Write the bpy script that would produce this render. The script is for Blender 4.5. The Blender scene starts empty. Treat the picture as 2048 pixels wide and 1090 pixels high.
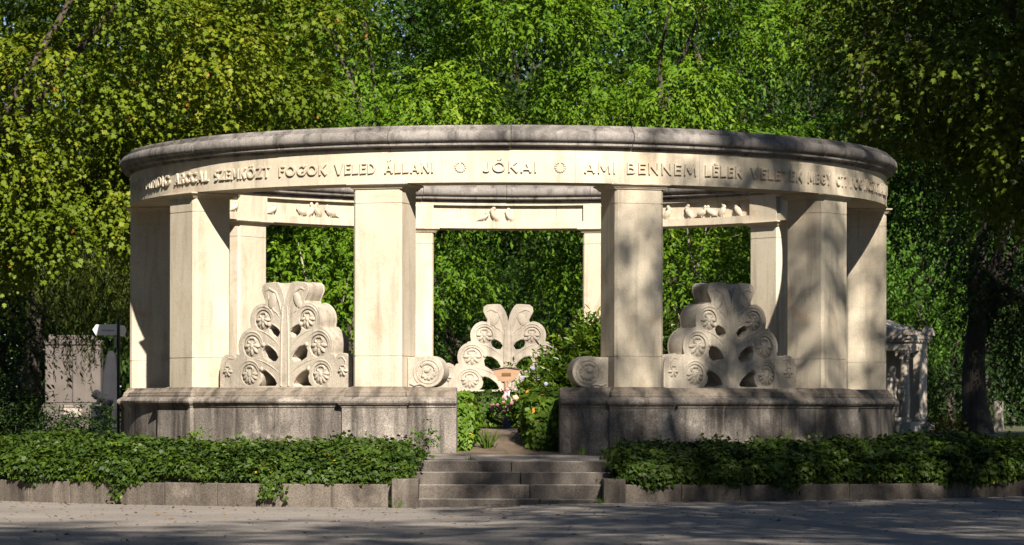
import bpy, bmesh, math, random
import numpy as np
from mathutils import Vector, Matrix
rad = math.radians
SC = bpy.context.scene
COL = SC.collection

# ------------------------------------------------------------------ camera, sky, sun, exposure
A = 6.0                                  # outer radius of the ring of columns (metres)
EYE = 0.2185 * A
CAMY = -8.22 * A
FPX = 6174.0                             # focal length in pixels of the 2048 px wide frame
cam_data = bpy.data.cameras.new("camera")
cam = bpy.data.objects.new("camera", cam_data); COL.objects.link(cam)
cam.location = (0, CAMY, EYE)
cam.rotation_euler = (rad(90), rad(-0.12), 0)
cam_data.sensor_width = 36.0
cam_data.lens = 36.0 * FPX / 2048
cam_data.shift_x = 8 / 2048
cam_data.shift_y = (812 - 545) / 2048
cam_data.clip_end = 2000
cam_data.dof.use_dof = True
cam_data.dof.focus_distance = 43.5
cam_data.dof.aperture_fstop = 4.0
SC.camera = cam

SUN_AZ, SUN_EL = rad(13.5), rad(36)      # azimuth to the right of straight behind the camera
world = bpy.data.worlds.new("World"); SC.world = world
world.use_nodes = True
wn = world.node_tree
sky = wn.nodes.new("ShaderNodeTexSky"); sky.sky_type = 'NISHITA'; sky.sun_disc = False
sky.sun_elevation = SUN_EL
sky.sun_rotation = math.pi - SUN_AZ
sky.air_density = 1.0; sky.dust_density = 0.3; sky.altitude = 2500
wn.nodes["Background"].inputs[1].default_value = 0.05
wn.links.new(sky.outputs[0], wn.nodes["Background"].inputs[0])
sd = bpy.data.lights.new("sun", 'SUN'); sd.energy = 5.0; sd.angle = rad(0.53); sd.color = (1.0, 0.93, 0.83)
sun = bpy.data.objects.new("sun", sd); COL.objects.link(sun)
TO_SUN = Vector((math.sin(SUN_AZ) * math.cos(SUN_EL), -math.cos(SUN_AZ) * math.cos(SUN_EL), math.sin(SUN_EL)))
sun.rotation_euler = TO_SUN.to_track_quat('Z', 'Y').to_euler()
sun.location = (30, -60, 60)
vs = SC.view_settings
vs.view_transform = 'Standard'; vs.look = 'None'; vs.gamma = 1; vs.use_curve_mapping = False
vs.exposure = 1.3
SC.cycles.use_denoising = True
SC.cycles.max_bounces = 5; SC.cycles.diffuse_bounces = 3; SC.cycles.transmission_bounces = 3
SC.cycles.glossy_bounces = 2; SC.cycles.transparent_max_bounces = 4

RND = random.Random(7)
def Z(v): return (v + 0.2185) * A        # height in ring radii above the eye -> world z

def at(px, py, Y):
    """pixel of the 2048 frame + world Y -> world point"""
    d = Y - CAMY
    return Vector(((px - 1016) / FPX * d, Y, EYE + (812 - py) / FPX * d))

# ------------------------------------------------------------------ object helpers
def tag(o, label=None, cat=None, group=None, kind=None):
    if label: o["label"] = label
    if cat: o["category"] = cat
    if group: o["group"] = group
    if kind: o["kind"] = kind
    return o
def empty(name, loc=(0, 0, 0), rz=0.0, label=None, cat=None, group=None):
    o = bpy.data.objects.new(name, None); COL.objects.link(o)
    o.location = loc; o.rotation_euler = (0, 0, rz); o.empty_display_size = 0.2
    return tag(o, label, cat, group)
def link(name, me, mat, parent=None, loc=None, rot=None):
    o = bpy.data.objects.new(name, me); COL.objects.link(o)
    if mat is not None and not me.materials: me.materials.append(mat)
    if parent is not None: o.parent = parent
    if loc is not None: o.location = loc
    if rot is not None: o.rotation_euler = rot
    return o
def copy_tree(o, parent=None):
    c = o.copy(); COL.objects.link(c); c.parent = parent
    for ch in list(o.children): copy_tree(ch, c)
    return c

class MB:
    def __init__(s): s.v = []; s.f = []
    def add(s, vs_, fs_):
        n = len(s.v); s.v += [tuple(v) for v in vs_]; s.f += [tuple(i + n for i in f) for f in fs_]
        return s
    def box(s, x0, x1, y0, y1, z0, z1, M=None):
        vs_ = [Vector((x, y, z)) for z in (z0, z1) for y in (y0, y1) for x in (x0, x1)]
        if M: vs_ = [M @ v for v in vs_]
        return s.add(vs_, [(0, 2, 3, 1), (4, 5, 7, 6), (0, 1, 5, 4), (2, 6, 7, 3), (0, 4, 6, 2), (1, 3, 7, 5)])
    def rects(s, levels, cap=True):
        """stack of rectangles (x0,x1,y0,y1,z)"""
        vs_, fs_ = [], []
        for (x0, x1, y0, y1, z) in levels:
            vs_ += [(x0, y0, z), (x1, y0, z), (x1, y1, z), (x0, y1, z)]
        for i in range(len(levels) - 1):
            for k in range(4):
                a, b = i * 4 + k, i * 4 + (k + 1) % 4
                fs_.append((a, b, b + 4, a + 4))
        if cap:
            fs_.append((3, 2, 1, 0)); m = (len(levels) - 1) * 4; fs_.append((m, m + 1, m + 2, m + 3))
        return s.add(vs_, fs_)
    def polys(s, levels, cap=True):
        """stack of equal-count polygons given as list of lists of 3d points"""
        n = len(levels[0]); vs_, fs_ = [], []
        for L in levels: vs_ += L
        for i in range(len(levels) - 1):
            for k in range(n):
                a, b = i * n + k, i * n + (k + 1) % n
                fs_.append((a, b, b + n, a + n))
        if cap:
            fs_.append(tuple(range(n - 1, -1, -1))); m = (len(levels) - 1) * n
            fs_.append(tuple(range(m, m + n)))
        return s.add(vs_, fs_)
    def revolve(s, prof, th0, th1, n, closed=True):
        """closed loop profile of (r,z), swept over angle th (0 = towards the camera, + = right)"""
        full = abs(abs(th1 - th0) - 2 * math.pi) < 1e-6
        m = len(prof); vs_, fs_ = [], []
        steps = n if full else n + 1
        for i in range(steps):
            th = th0 + (th1 - th0) * i / n
            for (r, z) in prof: vs_.append((r * math.sin(th), -r * math.cos(th), z))
        for i in range(n):
            i2 = (i + 1) % steps
            for k in range(m if closed else m - 1):
                k2 = (k + 1) % m
                fs_.append((i * m + k, i2 * m + k, i2 * m + k2, i * m + k2))
        if not full and closed:
            fs_.append(tuple(range(m))); fs_.append(tuple(range(n * m + m - 1, n * m - 1, -1)))
        return s.add(vs_, fs_)
    def tube(s, pts, rads, n=8, cap=True):
        pts = [Vector(p) for p in pts]; vs_, fs_ = [], []
        up = Vector((0.13, 0.21, 0.97))
        for i, p in enumerate(pts):
            d = (pts[min(i + 1, len(pts) - 1)] - pts[max(i - 1, 0)]).normalized()
            a = d.cross(up)
            if a.length < 0.15: a = d.cross(Vector((1, 0, 0)))
            a.normalize(); b = d.cross(a)
            for k in range(n):
                t = 2 * math.pi * k / n
                vs_.append(p + (a * math.cos(t) + b * math.sin(t)) * rads[i])
        for i in range(len(pts) - 1):
            for k in range(n):
                k2 = (k + 1) % n
                fs_.append((i * n + k, i * n + k2, (i + 1) * n + k2, (i + 1) * n + k))
        if cap:
            fs_.append(tuple(range(n - 1, -1, -1))); m = (len(pts) - 1) * n; fs_.append(tuple(range(m, m + n)))
        return s.add(vs_, fs_)
    def lathe(s, prof, c=(0, 0, 0), n=20, sx=1, sy=1):
        vs_, fs_ = [], []
        m = len(prof)
        for i in range(n):
            t = 2 * math.pi * i / n
            for (r, z) in prof: vs_.append((c[0] + r * sx * math.cos(t), c[1] + r * sy * math.sin(t), c[2] + z))
        for i in range(n):
            i2 = (i + 1) % n
            for k in range(m - 1): fs_.append((i * m + k, i2 * m + k, i2 * m + k + 1, i * m + k + 1))
        fs_.append(tuple(i * m for i in range(n - 1, -1, -1))); fs_.append(tuple(i * m + m - 1 for i in range(n)))
        return s.add(vs_, fs_)
    def ball(s, c, r, nu=12, nv=8, M=None):
        if not hasattr(r, '__len__'): r = (r, r, r)
        vs_, fs_ = [], []
        c = Vector(c)
        for j in range(nv + 1):
            ph = math.pi * j / nv
            for i in range(nu):
                t = 2 * math.pi * i / nu
                p = Vector((r[0] * math.sin(ph) * math.cos(t), r[1] * math.sin(ph) * math.sin(t), -r[2] * math.cos(ph)))
                if M: p = M @ p
                vs_.append(c + p)
        for j in range(nv):
            for i in range(nu):
                i2 = (i + 1) % nu
                fs_.append((j * nu + i, j * nu + i2, (j + 1) * nu + i2, (j + 1) * nu + i))
        return s.add(vs_, fs_)
    def mesh(s, name, smooth=None):
        me = bpy.data.meshes.new(name); me.from_pydata(s.v, [], s.f)
        bm = bmesh.new(); bm.from_mesh(me)
        bmesh.ops.recalc_face_normals(bm, faces=bm.faces)
        bm.to_mesh(me); bm.free()
        if smooth is not None:
            me.polygons.foreach_set("use_smooth", [True] * len(me.polygons))
            me.set_sharp_from_angle(angle=rad(smooth))
        me.update(); return me
    def build(s, name, mat, parent=None, smooth=None, loc=None, rot=None):
        return link(name, s.mesh(name, smooth), mat, parent, loc, rot)

def bevel_mesh(me, w, seg=1, ang=40):
    bm = bmesh.new(); bm.from_mesh(me)
    es = [e for e in bm.edges if len(e.link_faces) == 2 and e.calc_face_angle(0) > rad(ang)]
    bmesh.ops.bevel(bm, geom=es, offset=w, segments=seg, affect='EDGES', profile=0.5, clamp_overlap=True)
    bm.to_mesh(me); bm.free(); me.update(); return me

# ------------------------------------------------------------------ materials
def new_mat(name):
    m = bpy.data.materials.new(name); m.use_nodes = True
    nt = m.node_tree; b = nt.nodes["Principled BSDF"]
    return m, nt, b
def node(nt, t, **kw):
    n = nt.nodes.new(t)
    for k, v in kw.items():
        if k.startswith('i_'):
            key = k[2:]; key = int(key) if key.isdigit() else key.replace('_', ' ')
            n.inputs[key].default_value = v
        else: setattr(n, k, v)
    return n
def pos(nt, scale=(1, 1, 1)):
    g = node(nt, "ShaderNodeNewGeometry"); mp = node(nt, "ShaderNodeMapping"); mp.inputs["Scale"].default_value = scale
    nt.links.new(g.outputs["Position"], mp.inputs[0]); return mp.outputs[0]
def noise(nt, vec, scale, detail=4, rough=0.55, dist=0.0):
    n = node(nt, "ShaderNodeTexNoise"); n.inputs["Scale"].default_value = scale; n.inputs["Detail"].default_value = detail
    n.inputs["Roughness"].default_value = rough; n.inputs["Distortion"].default_value = dist
    nt.links.new(vec, n.inputs["Vector"]); return n.outputs["Fac"]
def ramp(nt, fac, p0, p1, c0=(0, 0, 0, 1), c1=(1, 1, 1, 1)):
    r = node(nt, "ShaderNodeValToRGB"); e = r.color_ramp.elements
    e[0].position = p0; e[1].position = p1; e[0].color = c0; e[1].color = c1
    nt.links.new(fac, r.inputs[0]); return r.outputs[0]
def mix(nt, fac, a, b, mode='MIX'):
    m = node(nt, "ShaderNodeMix", data_type='RGBA', blend_type=mode)
    for sock, v in ((0, fac), (6, a), (7, b)):
        if hasattr(v, 'links'): nt.links.new(v, m.inputs[sock])
        elif isinstance(v, (int, float)): m.inputs[sock].default_value = v
        else: m.inputs[sock].default_value = (*v, 1) if len(v) == 3 else v
    return m.outputs[2]
def mul(nt, a, k):
    m = node(nt, "ShaderNodeMath", operation='MULTIPLY'); m.inputs[1].default_value = k
    nt.links.new(a, m.inputs[0]); return m.outputs[0]
def bump(nt, b, h, strength=0.4, dist=0.01):
    n = node(nt, "ShaderNodeBump"); n.inputs["Strength"].default_value = strength; n.inputs["Distance"].default_value = dist
    nt.links.new(h, n.inputs["Height"]); nt.links.new(n.outputs[0], b.inputs["Normal"])

def stone_mat(name, base, dark, patch, stain, streak=0.35, patch_amt=0.5, stain_p=(0.5, 0.68), grain=90, rough=0.85, bumpd=0.006, speck=0.25, crust=0.0):
    m, nt, b = new_mat(name)
    p = pos(nt)
    c = mix(nt, ramp(nt, noise(nt, p, 0.9, 5, 0.6), 0.3, 0.72), base, dark)
    c = mix(nt, mul(nt, ramp(nt, noise(nt, p, 1.7, 6, 0.65, 0.8), 0.56, 0.70), patch_amt), c, patch)
    st = ramp(nt, noise(nt, pos(nt, (5.5, 5.5, 0.55)), 1.0, 5, 0.6, 0.4), *stain_p)
    c = mix(nt, mul(nt, st, streak), c, stain)
    blot = ramp(nt, noise(nt, p, 5.0, 6, 0.7, 0.3), 0.58, 0.75)
    c = mix(nt, mul(nt, blot, streak * 0.5), c, stain)
    if crust:                                          # black weathering crust in ragged patches
        k1 = ramp(nt, noise(nt, p, 0.55, 7, 0.72, 0.6), 0.50, 0.60)
        c = mix(nt, mul(nt, k1, crust), c, tuple(x * .75 for x in stain))
    g = noise(nt, p, grain, 2, 0.7)
    c = mix(nt, speck, c, ramp(nt, g, 0.25, 0.75), 'OVERLAY')
    nt.links.new(c, b.inputs["Base Color"])
    b.inputs["Roughness"].default_value = rough
    b.inputs["Specular IOR Level"].default_value = 0.25
    n2 = noise(nt, p, 14, 6, 0.65)
    add = node(nt, "ShaderNodeMath", operation='ADD'); nt.links.new(n2, add.inputs[0]); nt.links.new(mul(nt, g, 0.4), add.inputs[1])
    bump(nt, b, add.outputs[0], 0.5, bumpd)
    return m
M = {}
M['cream'] = stone_mat('cream_limestone', (0.52, 0.453, 0.345), (0.41, 0.348, 0.258), (0.40, 0.28, 0.185), (0.20, 0.16, 0.12), 0.6, 0.7, (0.50, 0.74))
M['cornice'] = stone_mat('weathered_cornice_stone', (0.25, 0.225, 0.202), (0.145, 0.13, 0.118), (0.34, 0.305, 0.265), (0.03, 0.026, 0.026), 0.95, 0.5, (0.50, 0.72), 70, 0.9, 0.012, 0.4, 0.55)
M['base'] = stone_mat('stained_base_stone', (0.235, 0.195, 0.152), (0.155, 0.126, 0.097), (0.34, 0.285, 0.22), (0.04, 0.032, 0.026), 0.8, 0.4, (0.46, 0.68), 70, 0.9, 0.01, 0.4, 0.5)
M['plinth'] = stone_mat('grey_plinth_stone', (0.245, 0.213, 0.182), (0.145, 0.125, 0.106), (0.47, 0.42, 0.36), (0.045, 0.038, 0.033), 0.85, 0.7, (0.45, 0.66), 60, 0.9, 0.016, 0.6, 0.6)
M['screen'] = stone_mat('carved_screen_stone', (0.43, 0.375, 0.30), (0.33, 0.285, 0.225), (0.25, 0.21, 0.17), (0.085, 0.072, 0.06), 0.55, 0.6, (0.52, 0.72), 80, 0.9, 0.01, 0.35, 0.35)
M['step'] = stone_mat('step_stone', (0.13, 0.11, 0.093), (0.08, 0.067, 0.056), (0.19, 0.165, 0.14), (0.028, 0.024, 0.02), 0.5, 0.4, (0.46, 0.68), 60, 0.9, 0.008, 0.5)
M['tread'] = stone_mat('skylit_tread_stone', (0.27, 0.235, 0.20), (0.19, 0.165, 0.14), (0.33, 0.29, 0.25), (0.08, 0.07, 0.06), 0.4, 0.4, (0.48, 0.68), 60, 0.9, 0.008, 0.5)  # paler than the risers: skylight on the treads put into the colour
M['kerb'] = stone_mat('kerb_stone', (0.135, 0.113, 0.092), (0.08, 0.066, 0.054), (0.22, 0.187, 0.155), (0.04, 0.032, 0.026), 0.65, 0.45, (0.45, 0.67), 55, 0.9, 0.012, 0.5, 0.5)
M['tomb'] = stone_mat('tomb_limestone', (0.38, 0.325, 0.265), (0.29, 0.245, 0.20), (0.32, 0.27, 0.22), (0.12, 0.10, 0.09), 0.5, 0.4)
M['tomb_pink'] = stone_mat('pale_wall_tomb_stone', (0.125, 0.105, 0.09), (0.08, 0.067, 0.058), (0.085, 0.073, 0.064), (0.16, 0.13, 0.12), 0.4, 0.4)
M['dark_stone'] = stone_mat('dark_statue_stone', (0.022, 0.022, 0.026), (0.014, 0.014, 0.017), (0.036, 0.036, 0.04), (0.012, 0.012, 0.013), 0.5, 0.4)
M['grey_stone'] = stone_mat('grey_granite', (0.085, 0.088, 0.10), (0.055, 0.057, 0.066), (0.12, 0.12, 0.125), (0.06, 0.06, 0.065), 0.5, 0.4)

def simple(name, col, rough=0.6, metal=0.0, var=0.25, scale=8, bd=0.0):
    m, nt, b = new_mat(name)
    c2 = tuple(x * (1 - var) for x in col)
    c = mix(nt, ramp(nt, noise(nt, pos(nt), scale, 4, 0.6), 0.3, 0.7), col, c2)
    nt.links.new(c, b.inputs["Base Color"]); b.inputs["Roughness"].default_value = rough; b.inputs["Metallic"].default_value = metal
    if bd: bump(nt, b, noise(nt, pos(nt), scale * 4, 4), 0.5, bd)
    return m
M['black_metal'] = simple('black_painted_metal', (0.018, 0.018, 0.02), 0.4, 0.3)
M['sign_white'] = simple('white_sign_enamel', (0.62, 0.63, 0.62), 0.35, 0, 0.06)
M['sign_grey'] = simple('grey_sign_enamel', (0.30, 0.31, 0.32), 0.4, 0, 0.06)
M['lettering'] = simple('grey_lettering', (0.035, 0.035, 0.035), 0.6)
M['brass'] = simple('dull_brass', (0.16, 0.085, 0.025), 0.45, 0.4)
M['ribbon'] = simple('pink_ribbon', (0.52, 0.26, 0.26), 0.7, 0, 0.3, 60)
M['ribbon_white'] = simple('white_ribbon', (0.62, 0.55, 0.52), 0.7, 0, 0.2, 60)
M['ribbon_green'] = simple('dark_green_ribbon', (0.03, 0.055, 0.04), 0.7, 0, 0.2, 60)
M['petal_pink'] = simple('pink_petals', (0.60, 0.26, 0.30), 0.7, 0, 0.35, 40)
M['petal_peach'] = simple('peach_petals', (0.75, 0.42, 0.28), 0.7, 0, 0.3, 40)
M['petal_lilac'] = simple('lilac_petals', (0.30, 0.29, 0.46), 0.7, 0, 0.3, 40)
M['pot'] = simple('grey_blue_plastic', (0.10, 0.115, 0.14), 0.5)
M['hose'] = simple('black_edging', (0.02, 0.02, 0.02), 0.6)

def wood_mat():
    m, nt, b = new_mat('varnished_board')
    w = noise(nt, pos(nt, (3, 3, 40)), 2.0, 5, 0.6, 1.0)
    c = mix(nt, ramp(nt, w, 0.3, 0.7), (0.33, 0.195, 0.11), (0.23, 0.125, 0.068))
    nt.links.new(c, b.inputs["Base Color"]); b.inputs["Roughness"].default_value = 0.5; bump(nt, b, w, 0.3, 0.003)
    return m
M['wood'] = wood_mat()
def bark_mat(name, c0, c1, sc=(14, 14, 2.2)):
    m, nt, b = new_mat(name)
    w = noise(nt, pos(nt, sc), 1.0, 7, 0.7, 0.5)
    w2 = noise(nt, pos(nt), 1.6, 4, 0.6)
    c = mix(nt, ramp(nt, w, 0.35, 0.65), c0, c1)
    c = mix(nt, mul(nt, ramp(nt, w2, 0.5, 0.65), 0.6), c, tuple(min(1, x * 1.7) for x in c1))
    nt.links.new(c, b.inputs["Base Color"]); b.inputs["Roughness"].default_value = 0.95; bump(nt, b, w, 1.0, 0.05)
    return m
M['bark'] = bark_mat('furrowed_bark', (0.032, 0.025, 0.019), (0.085, 0.064, 0.047))
M['bark_pale'] = bark_mat('pale_bark', (0.16, 0.13, 0.10), (0.32, 0.27, 0.21), (5, 5, 3))
M['bark_dark'] = bark_mat('dark_bark', (0.02, 0.016, 0.013), (0.055, 0.042, 0.032))

def leaf_mat(name, ca, cb, cc, transl=0.24, gloss=0.55, spec=0.16, odd=None):
    """ca..cb leaf to leaf, cc a few; tint is stored per leaf"""
    m, nt, b = new_mat(name)
    at_ = node(nt, "ShaderNodeAttribute", attribute_name="tint")
    c = mix(nt, ramp(nt, at_.outputs["Fac"], 0.0, 0.85), ca, cb)
    c = mix(nt, ramp(nt, at_.outputs["Fac"], 0.86, 0.93), c, cc)
    if odd: c = mix(nt, ramp(nt, at_.outputs["Fac"], 0.975, 0.98), c, odd)
    nt.links.new(c, b.inputs["Base Color"])
    b.inputs["Roughness"].default_value = gloss; b.inputs["Specular IOR Level"].default_value = spec
    tr = node(nt, "ShaderNodeBsdfTranslucent")
    hs = node(nt, "ShaderNodeHueSaturation"); hs.inputs["Hue"].default_value = 0.485; hs.inputs["Saturation"].default_value = 1.15; hs.inputs["Value"].default_value = 1.25
    nt.links.new(c, hs.inputs["Color"]); nt.links.new(hs.outputs[0], tr.inputs["Color"])
    ms = node(nt, "ShaderNodeMixShader"); ms.inputs[0].default_value = transl
    out = nt.nodes["Material Output"]
    nt.links.new(b.outputs[0], ms.inputs[1]); nt.links.new(tr.outputs[0], ms.inputs[2]); nt.links.new(ms.outputs[0], out.inputs[0])
    return m
L = {}
L['ash'] = leaf_mat('ash_leaves', (0.048, 0.106, 0.005), (0.098, 0.174, 0.008), (0.185, 0.245, 0.018))
L['ash2'] = leaf_mat('deep_ash_leaves', (0.040, 0.100, 0.010), (0.076, 0.155, 0.013), (0.12, 0.19, 0.022))
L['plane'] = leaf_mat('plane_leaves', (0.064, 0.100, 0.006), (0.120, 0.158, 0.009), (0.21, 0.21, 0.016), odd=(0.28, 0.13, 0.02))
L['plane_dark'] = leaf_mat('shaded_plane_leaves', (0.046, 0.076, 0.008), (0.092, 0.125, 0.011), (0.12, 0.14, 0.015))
L['dark'] = leaf_mat('dark_leaves', (0.012, 0.027, 0.006), (0.024, 0.046, 0.008), (0.045, 0.07, 0.012), 0.2)
L['willow'] = leaf_mat('willow_leaves', (0.040, 0.058, 0.009), (0.080, 0.098, 0.012), (0.13, 0.14, 0.02))
L['ivy'] = leaf_mat('ivy_leaves', (0.014, 0.034, 0.004), (0.058, 0.096, 0.007), (0.15, 0.18, 0.013), 0.15, 0.55, 0.25, odd=(0.36, 0.23, 0.03))
L['ivy_bright'] = leaf_mat('bright_ivy_leaves', (0.048, 0.10, 0.008), (0.10, 0.175, 0.012), (0.18, 0.24, 0.02), 0.25, 0.55, 0.25, odd=(0.55, 0.24, 0.03))
L['laurel'] = leaf_mat('laurel_leaves', (0.042, 0.088, 0.006), (0.090, 0.145, 0.008), (0.15, 0.20, 0.016), 0.25, 0.36, 0.4)
L['hibiscus'] = leaf_mat('shrub_leaves', (0.045, 0.09, 0.010), (0.09, 0.14, 0.014), (0.18, 0.20, 0.02), 0.3)
L['far'] = leaf_mat('far_leaves', (0.014, 0.036, 0.007), (0.034, 0.068, 0.010), (0.07, 0.11, 0.016))  # leaf colour darkened to carry the shade of the nearer trees
L['bed'] = leaf_mat('flowerbed_leaves', (0.07, 0.08, 0.01), (0.13, 0.11, 0.015), (0.26, 0.14, 0.02), odd=(0.40, 0.10, 0.04))
L['grass'] = leaf_mat('grass_blades', (0.045, 0.09, 0.010), (0.08, 0.13, 0.015), (0.15, 0.16, 0.03))
L['dry'] = leaf_mat('dry_leaves', (0.10, 0.06, 0.025), (0.18, 0.11, 0.04), (0.26, 0.19, 0.05), 0.1)

# ------------------------------------------------------------------ leaves as real faces (numpy)
def nrm(v): return v / np.maximum(np.linalg.norm(v, axis=1, keepdims=True), 1e-9)
T_OVATE = (np.array([(0, 0, 0), (0.23, 0.42, 0.07), (0, 1, -0.06), (-0.23, 0.42, 0.07)], float), np.array([(0, 1, 2), (0, 2, 3)]))
T_NARROW = (np.array([(0, 0, 0), (0.11, 0.4, 0.03), (0, 1, -0.08), (-0.11, 0.4, 0.03)], float), np.array([(0, 1, 2), (0, 2, 3)]))
T_LAUREL = (np.array([(0, 0, 0), (0.17, 0.3, 0.05), (0.16, 0.65, 0.04), (0, 1, -0.08), (-0.16, 0.65, 0.04), (-0.17, 0.3, 0.05)], float), np.array([(0, 1, 2), (0, 2, 3), (0, 3, 4), (0, 4, 5)]))
_pl = [(0, 0.30, 0), (0.10, 0, 0.0), (0.48, 0.22, -.05), (0.26, 0.42, .03), (0.50, 0.68, -.06), (0.20, 0.64, .03), (0, 1.0, -.08), (-0.20, 0.64, .03), (-0.50, 0.68, -.06), (-0.26, 0.42, .03), (-0.48, 0.22, -.05), (-0.10, 0, 0.0)]
T_PLANE = (np.array(_pl, float), np.array([(0, i, i + 1) for i in range(1, 11)] + [(0, 11, 1)]))
_iv = [(0, 0.25, 0.0), (0.0, 0.02, 0.0), (0.34, 0.05, -.04), (0.46, 0.42, -.05), (0.17, 0.62, .02), (0, 1.0, -.07), (-0.17, 0.62, .02), (-0.46, 0.42, -.05), (-0.34, 0.05, -.04)]
T_IVY = (np.array(_iv, float), np.array([(0, i, i + 1) for i in range(1, 8)] + [(0, 8, 1)]))
T_BLADE = (np.array([(-0.035, 0, 0), (0.035, 0, 0), (0.02, 0.6, 0.05), (0, 1, 0.2), (-0.02, 0.6, 0.05)], float), np.array([(0, 1, 2), (0, 2, 4), (4, 2, 3)]))

def leaf_mesh(name, P, D, N, S, tmpl, tint, mat):
    tv, tf = tmpl
    D = nrm(D); X = nrm(np.cross(D, N)); N = np.cross(X, D)
    n, k, f = len(P), len(tv), len(tf)
    V = P[:, None, :] + S[:, None, None] * (tv[None, :, 0:1] * X[:, None, :] + tv[None, :, 1:2] * D[:, None, :] + tv[None, :, 2:3] * N[:, None, :])
    F = tf[None, :, :] + (np.arange(n) * k)[:, None, None]
    me = bpy.data.meshes.new(name)
    me.vertices.add(n * k); me.vertices.foreach_set("co", V.astype(np.float32).ravel())
    me.loops.add(n * f * 3); me.loops.foreach_set("vertex_index", F.astype(np.int32).ravel())
    me.polygons.add(n * f); me.polygons.foreach_set("loop_start", np.arange(0, n * f * 3, 3, dtype=np.int32))
    a = me.attributes.new("tint", 'FLOAT', 'POINT'); a.data.foreach_set("value", np.repeat(tint, k).astype(np.float32))
    me.update(calc_edges=True); me.materials.append(mat)
    return me

def sprays(rng, O, U, Ls, k, leaf, droop=0.45, hang=0.35, spread=0.8, jit=0.35):
    """twigs of k leaves from O along U; returns P,D,N,S of leaves"""
    n = len(O); t = np.linspace(0.12, 1.0, k)
    sgn = np.where(np.arange(k) % 2 == 0, 1.0, -1.0); sgn[-1] = 0
    W = nrm(np.cross(U, np.array([0, 0, 1.0]) + rng.normal(0, 0.25, (n, 3))))
    P = O[:, None, :] + U[:, None, :] * (t[None, :, None] * Ls[:, None, None])
    P[:, :, 2] -= droop * (t ** 2)[None, :] * Ls[:, None]
    D = U[:, None, :] * 0.55 + W[:, None, :] * (sgn * spread)[None, :, None] + rng.normal(0, jit, (n, k, 3))
    D[:, :, 2] -= hang
    N = U[:, None, :] * 0.45 + rng.normal(0, 0.32, (n, k, 3)); N[:, :, 2] += 0.75
    S = leaf * rng.uniform(0.5, 1.3, (n, k))
    return P.reshape(-1, 3), D.reshape(-1, 3), N.reshape(-1, 3), S.reshape(-1)

def sphere_dirs(rng, n): return nrm(rng.normal(0, 1, (n, 3)))

def crown_clumps(rng, c, r, n, cr, low=-1.0, sep=0.55):
    """clump centres spread through an ellipsoid, mostly near its skin"""
    c = np.array(c, float); r = np.array(r, float); out = []
    tries = 0
    while len(out) < n and tries < n * 60:
        tries += 1
        d = sphere_dirs(rng, 1)[0]
        if d[2] < low: continue
        q = c + d * r * rng.uniform(0.35, 1.0) ** 0.5
        R = cr * rng.uniform(0.65, 1.3)
        if all(np.linalg.norm((q - o[0])) > sep * (R + o[1]) for o in out): out.append((q, R))
    return out

def crown_mesh(name, rng, clumps, center, per, k, leaf, tmpl, mat, spray=0.6, droop=0.45, hang=0.35, flat=0.8):
    center = np.array(center, float)
    Os, Us, Ts = [], [], []
    for (q, R) in clumps:
        n = max(6, int(per * (R ** 2)))
        d = sphere_dirs(rng, n)
        rr = R * rng.uniform(0.15, 1.0, n) ** 0.6
        O = q + d * rr[:, None] * np.array([1, 1, flat])
        out = nrm(q[None, :] - center + 1e-6)
        U = nrm(d * 0.8 + out * 0.45 + rng.normal(0, 0.3, (n, 3)) + np.array([0, 0, -0.12]))
        Os.append(O); Us.append(U); Ts.append(np.clip(rng.normal(0.45, 0.18, n) + rng.normal(0, 0.16), 0, 1))
    O = np.concatenate(Os); U = np.concatenate(Us); T = np.concatenate(Ts)
    Ls = spray * rng.uniform(0.6, 1.2, len(O))
    P, D, N, S = sprays(rng, O, U, Ls, k, leaf, droop, hang)
    tint = np.clip(np.repeat(T, k) + rng.normal(0, 0.14, len(P)), 0, 0.9)
    odd = rng.random(len(P)) < 0.004; tint[odd] = 1.0
    return leaf_mesh(name, P, D, N, S, tmpl, tint, mat)

def bent(p0, p1, rng, n=6, wob=0.12, sag=0.0):
    p0, p1 = Vector(p0), Vector(p1); d = (p1 - p0); l = d.length; pts = []
    o1 = Vector(rng.normal(0, wob, 3)) * l; o2 = Vector(rng.normal(0, wob, 3)) * l
    for i in range(n + 1):
        t = i / n
        w = math.sin(math.pi * t)
        w2 = math.sin(2 * math.pi * t)
        pts.append(p0 + d * t + o1 * w * 0.5 + o2 * w2 * 0.25 + Vector((0, 0, sag * l * w)))
    return pts

def trunk_mesh(name, rng, base, fork, r0, clumps, nl=10, lean=None, limb_r=0.4, twigs=1):
    mb = MB()
    base = Vector(base); fork = Vector(fork)
    pts = bent(base, fork, rng, 9, 0.05)
    rs = [r0 * (1.35 if i == 0 else 1.1 if i == 1 else 1.0 - 0.4 * i / 9) for i in range(10)]
    pts[0] = pts[0] - Vector((0, 0, 0.25))
    mb.tube(pts, rs, 14)
    cl = sorted(clumps, key=lambda c_: -c_[1])
    idx = rng.permutation(len(cl))[:nl]
    for j in idx:
        q = Vector(cl[j][0]); s = pts[int(rng.integers(5, 10))]
        lp = bent(s, q, rng, 7, 0.10, 0.06)
        rr = r0 * limb_r * rng.uniform(0.7, 1.1)
        mb.tube(lp, [rr * (1 - 0.82 * i / 7) for i in range(8)], 8)
        for _ in range(twigs):
            e = lp[int(rng.integers(3, 7))]
            tw = bent(e, e + Vector(rng.normal(0, 0.8, 3)) + (q - s).normalized() * 1.0, rng, 5, 0.12)
            mb.tube(tw, [rr * 0.25 * (1 - 0.8 * i / 5) for i in range(6)], 5)
    return mb.mesh(name, 60)

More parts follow.
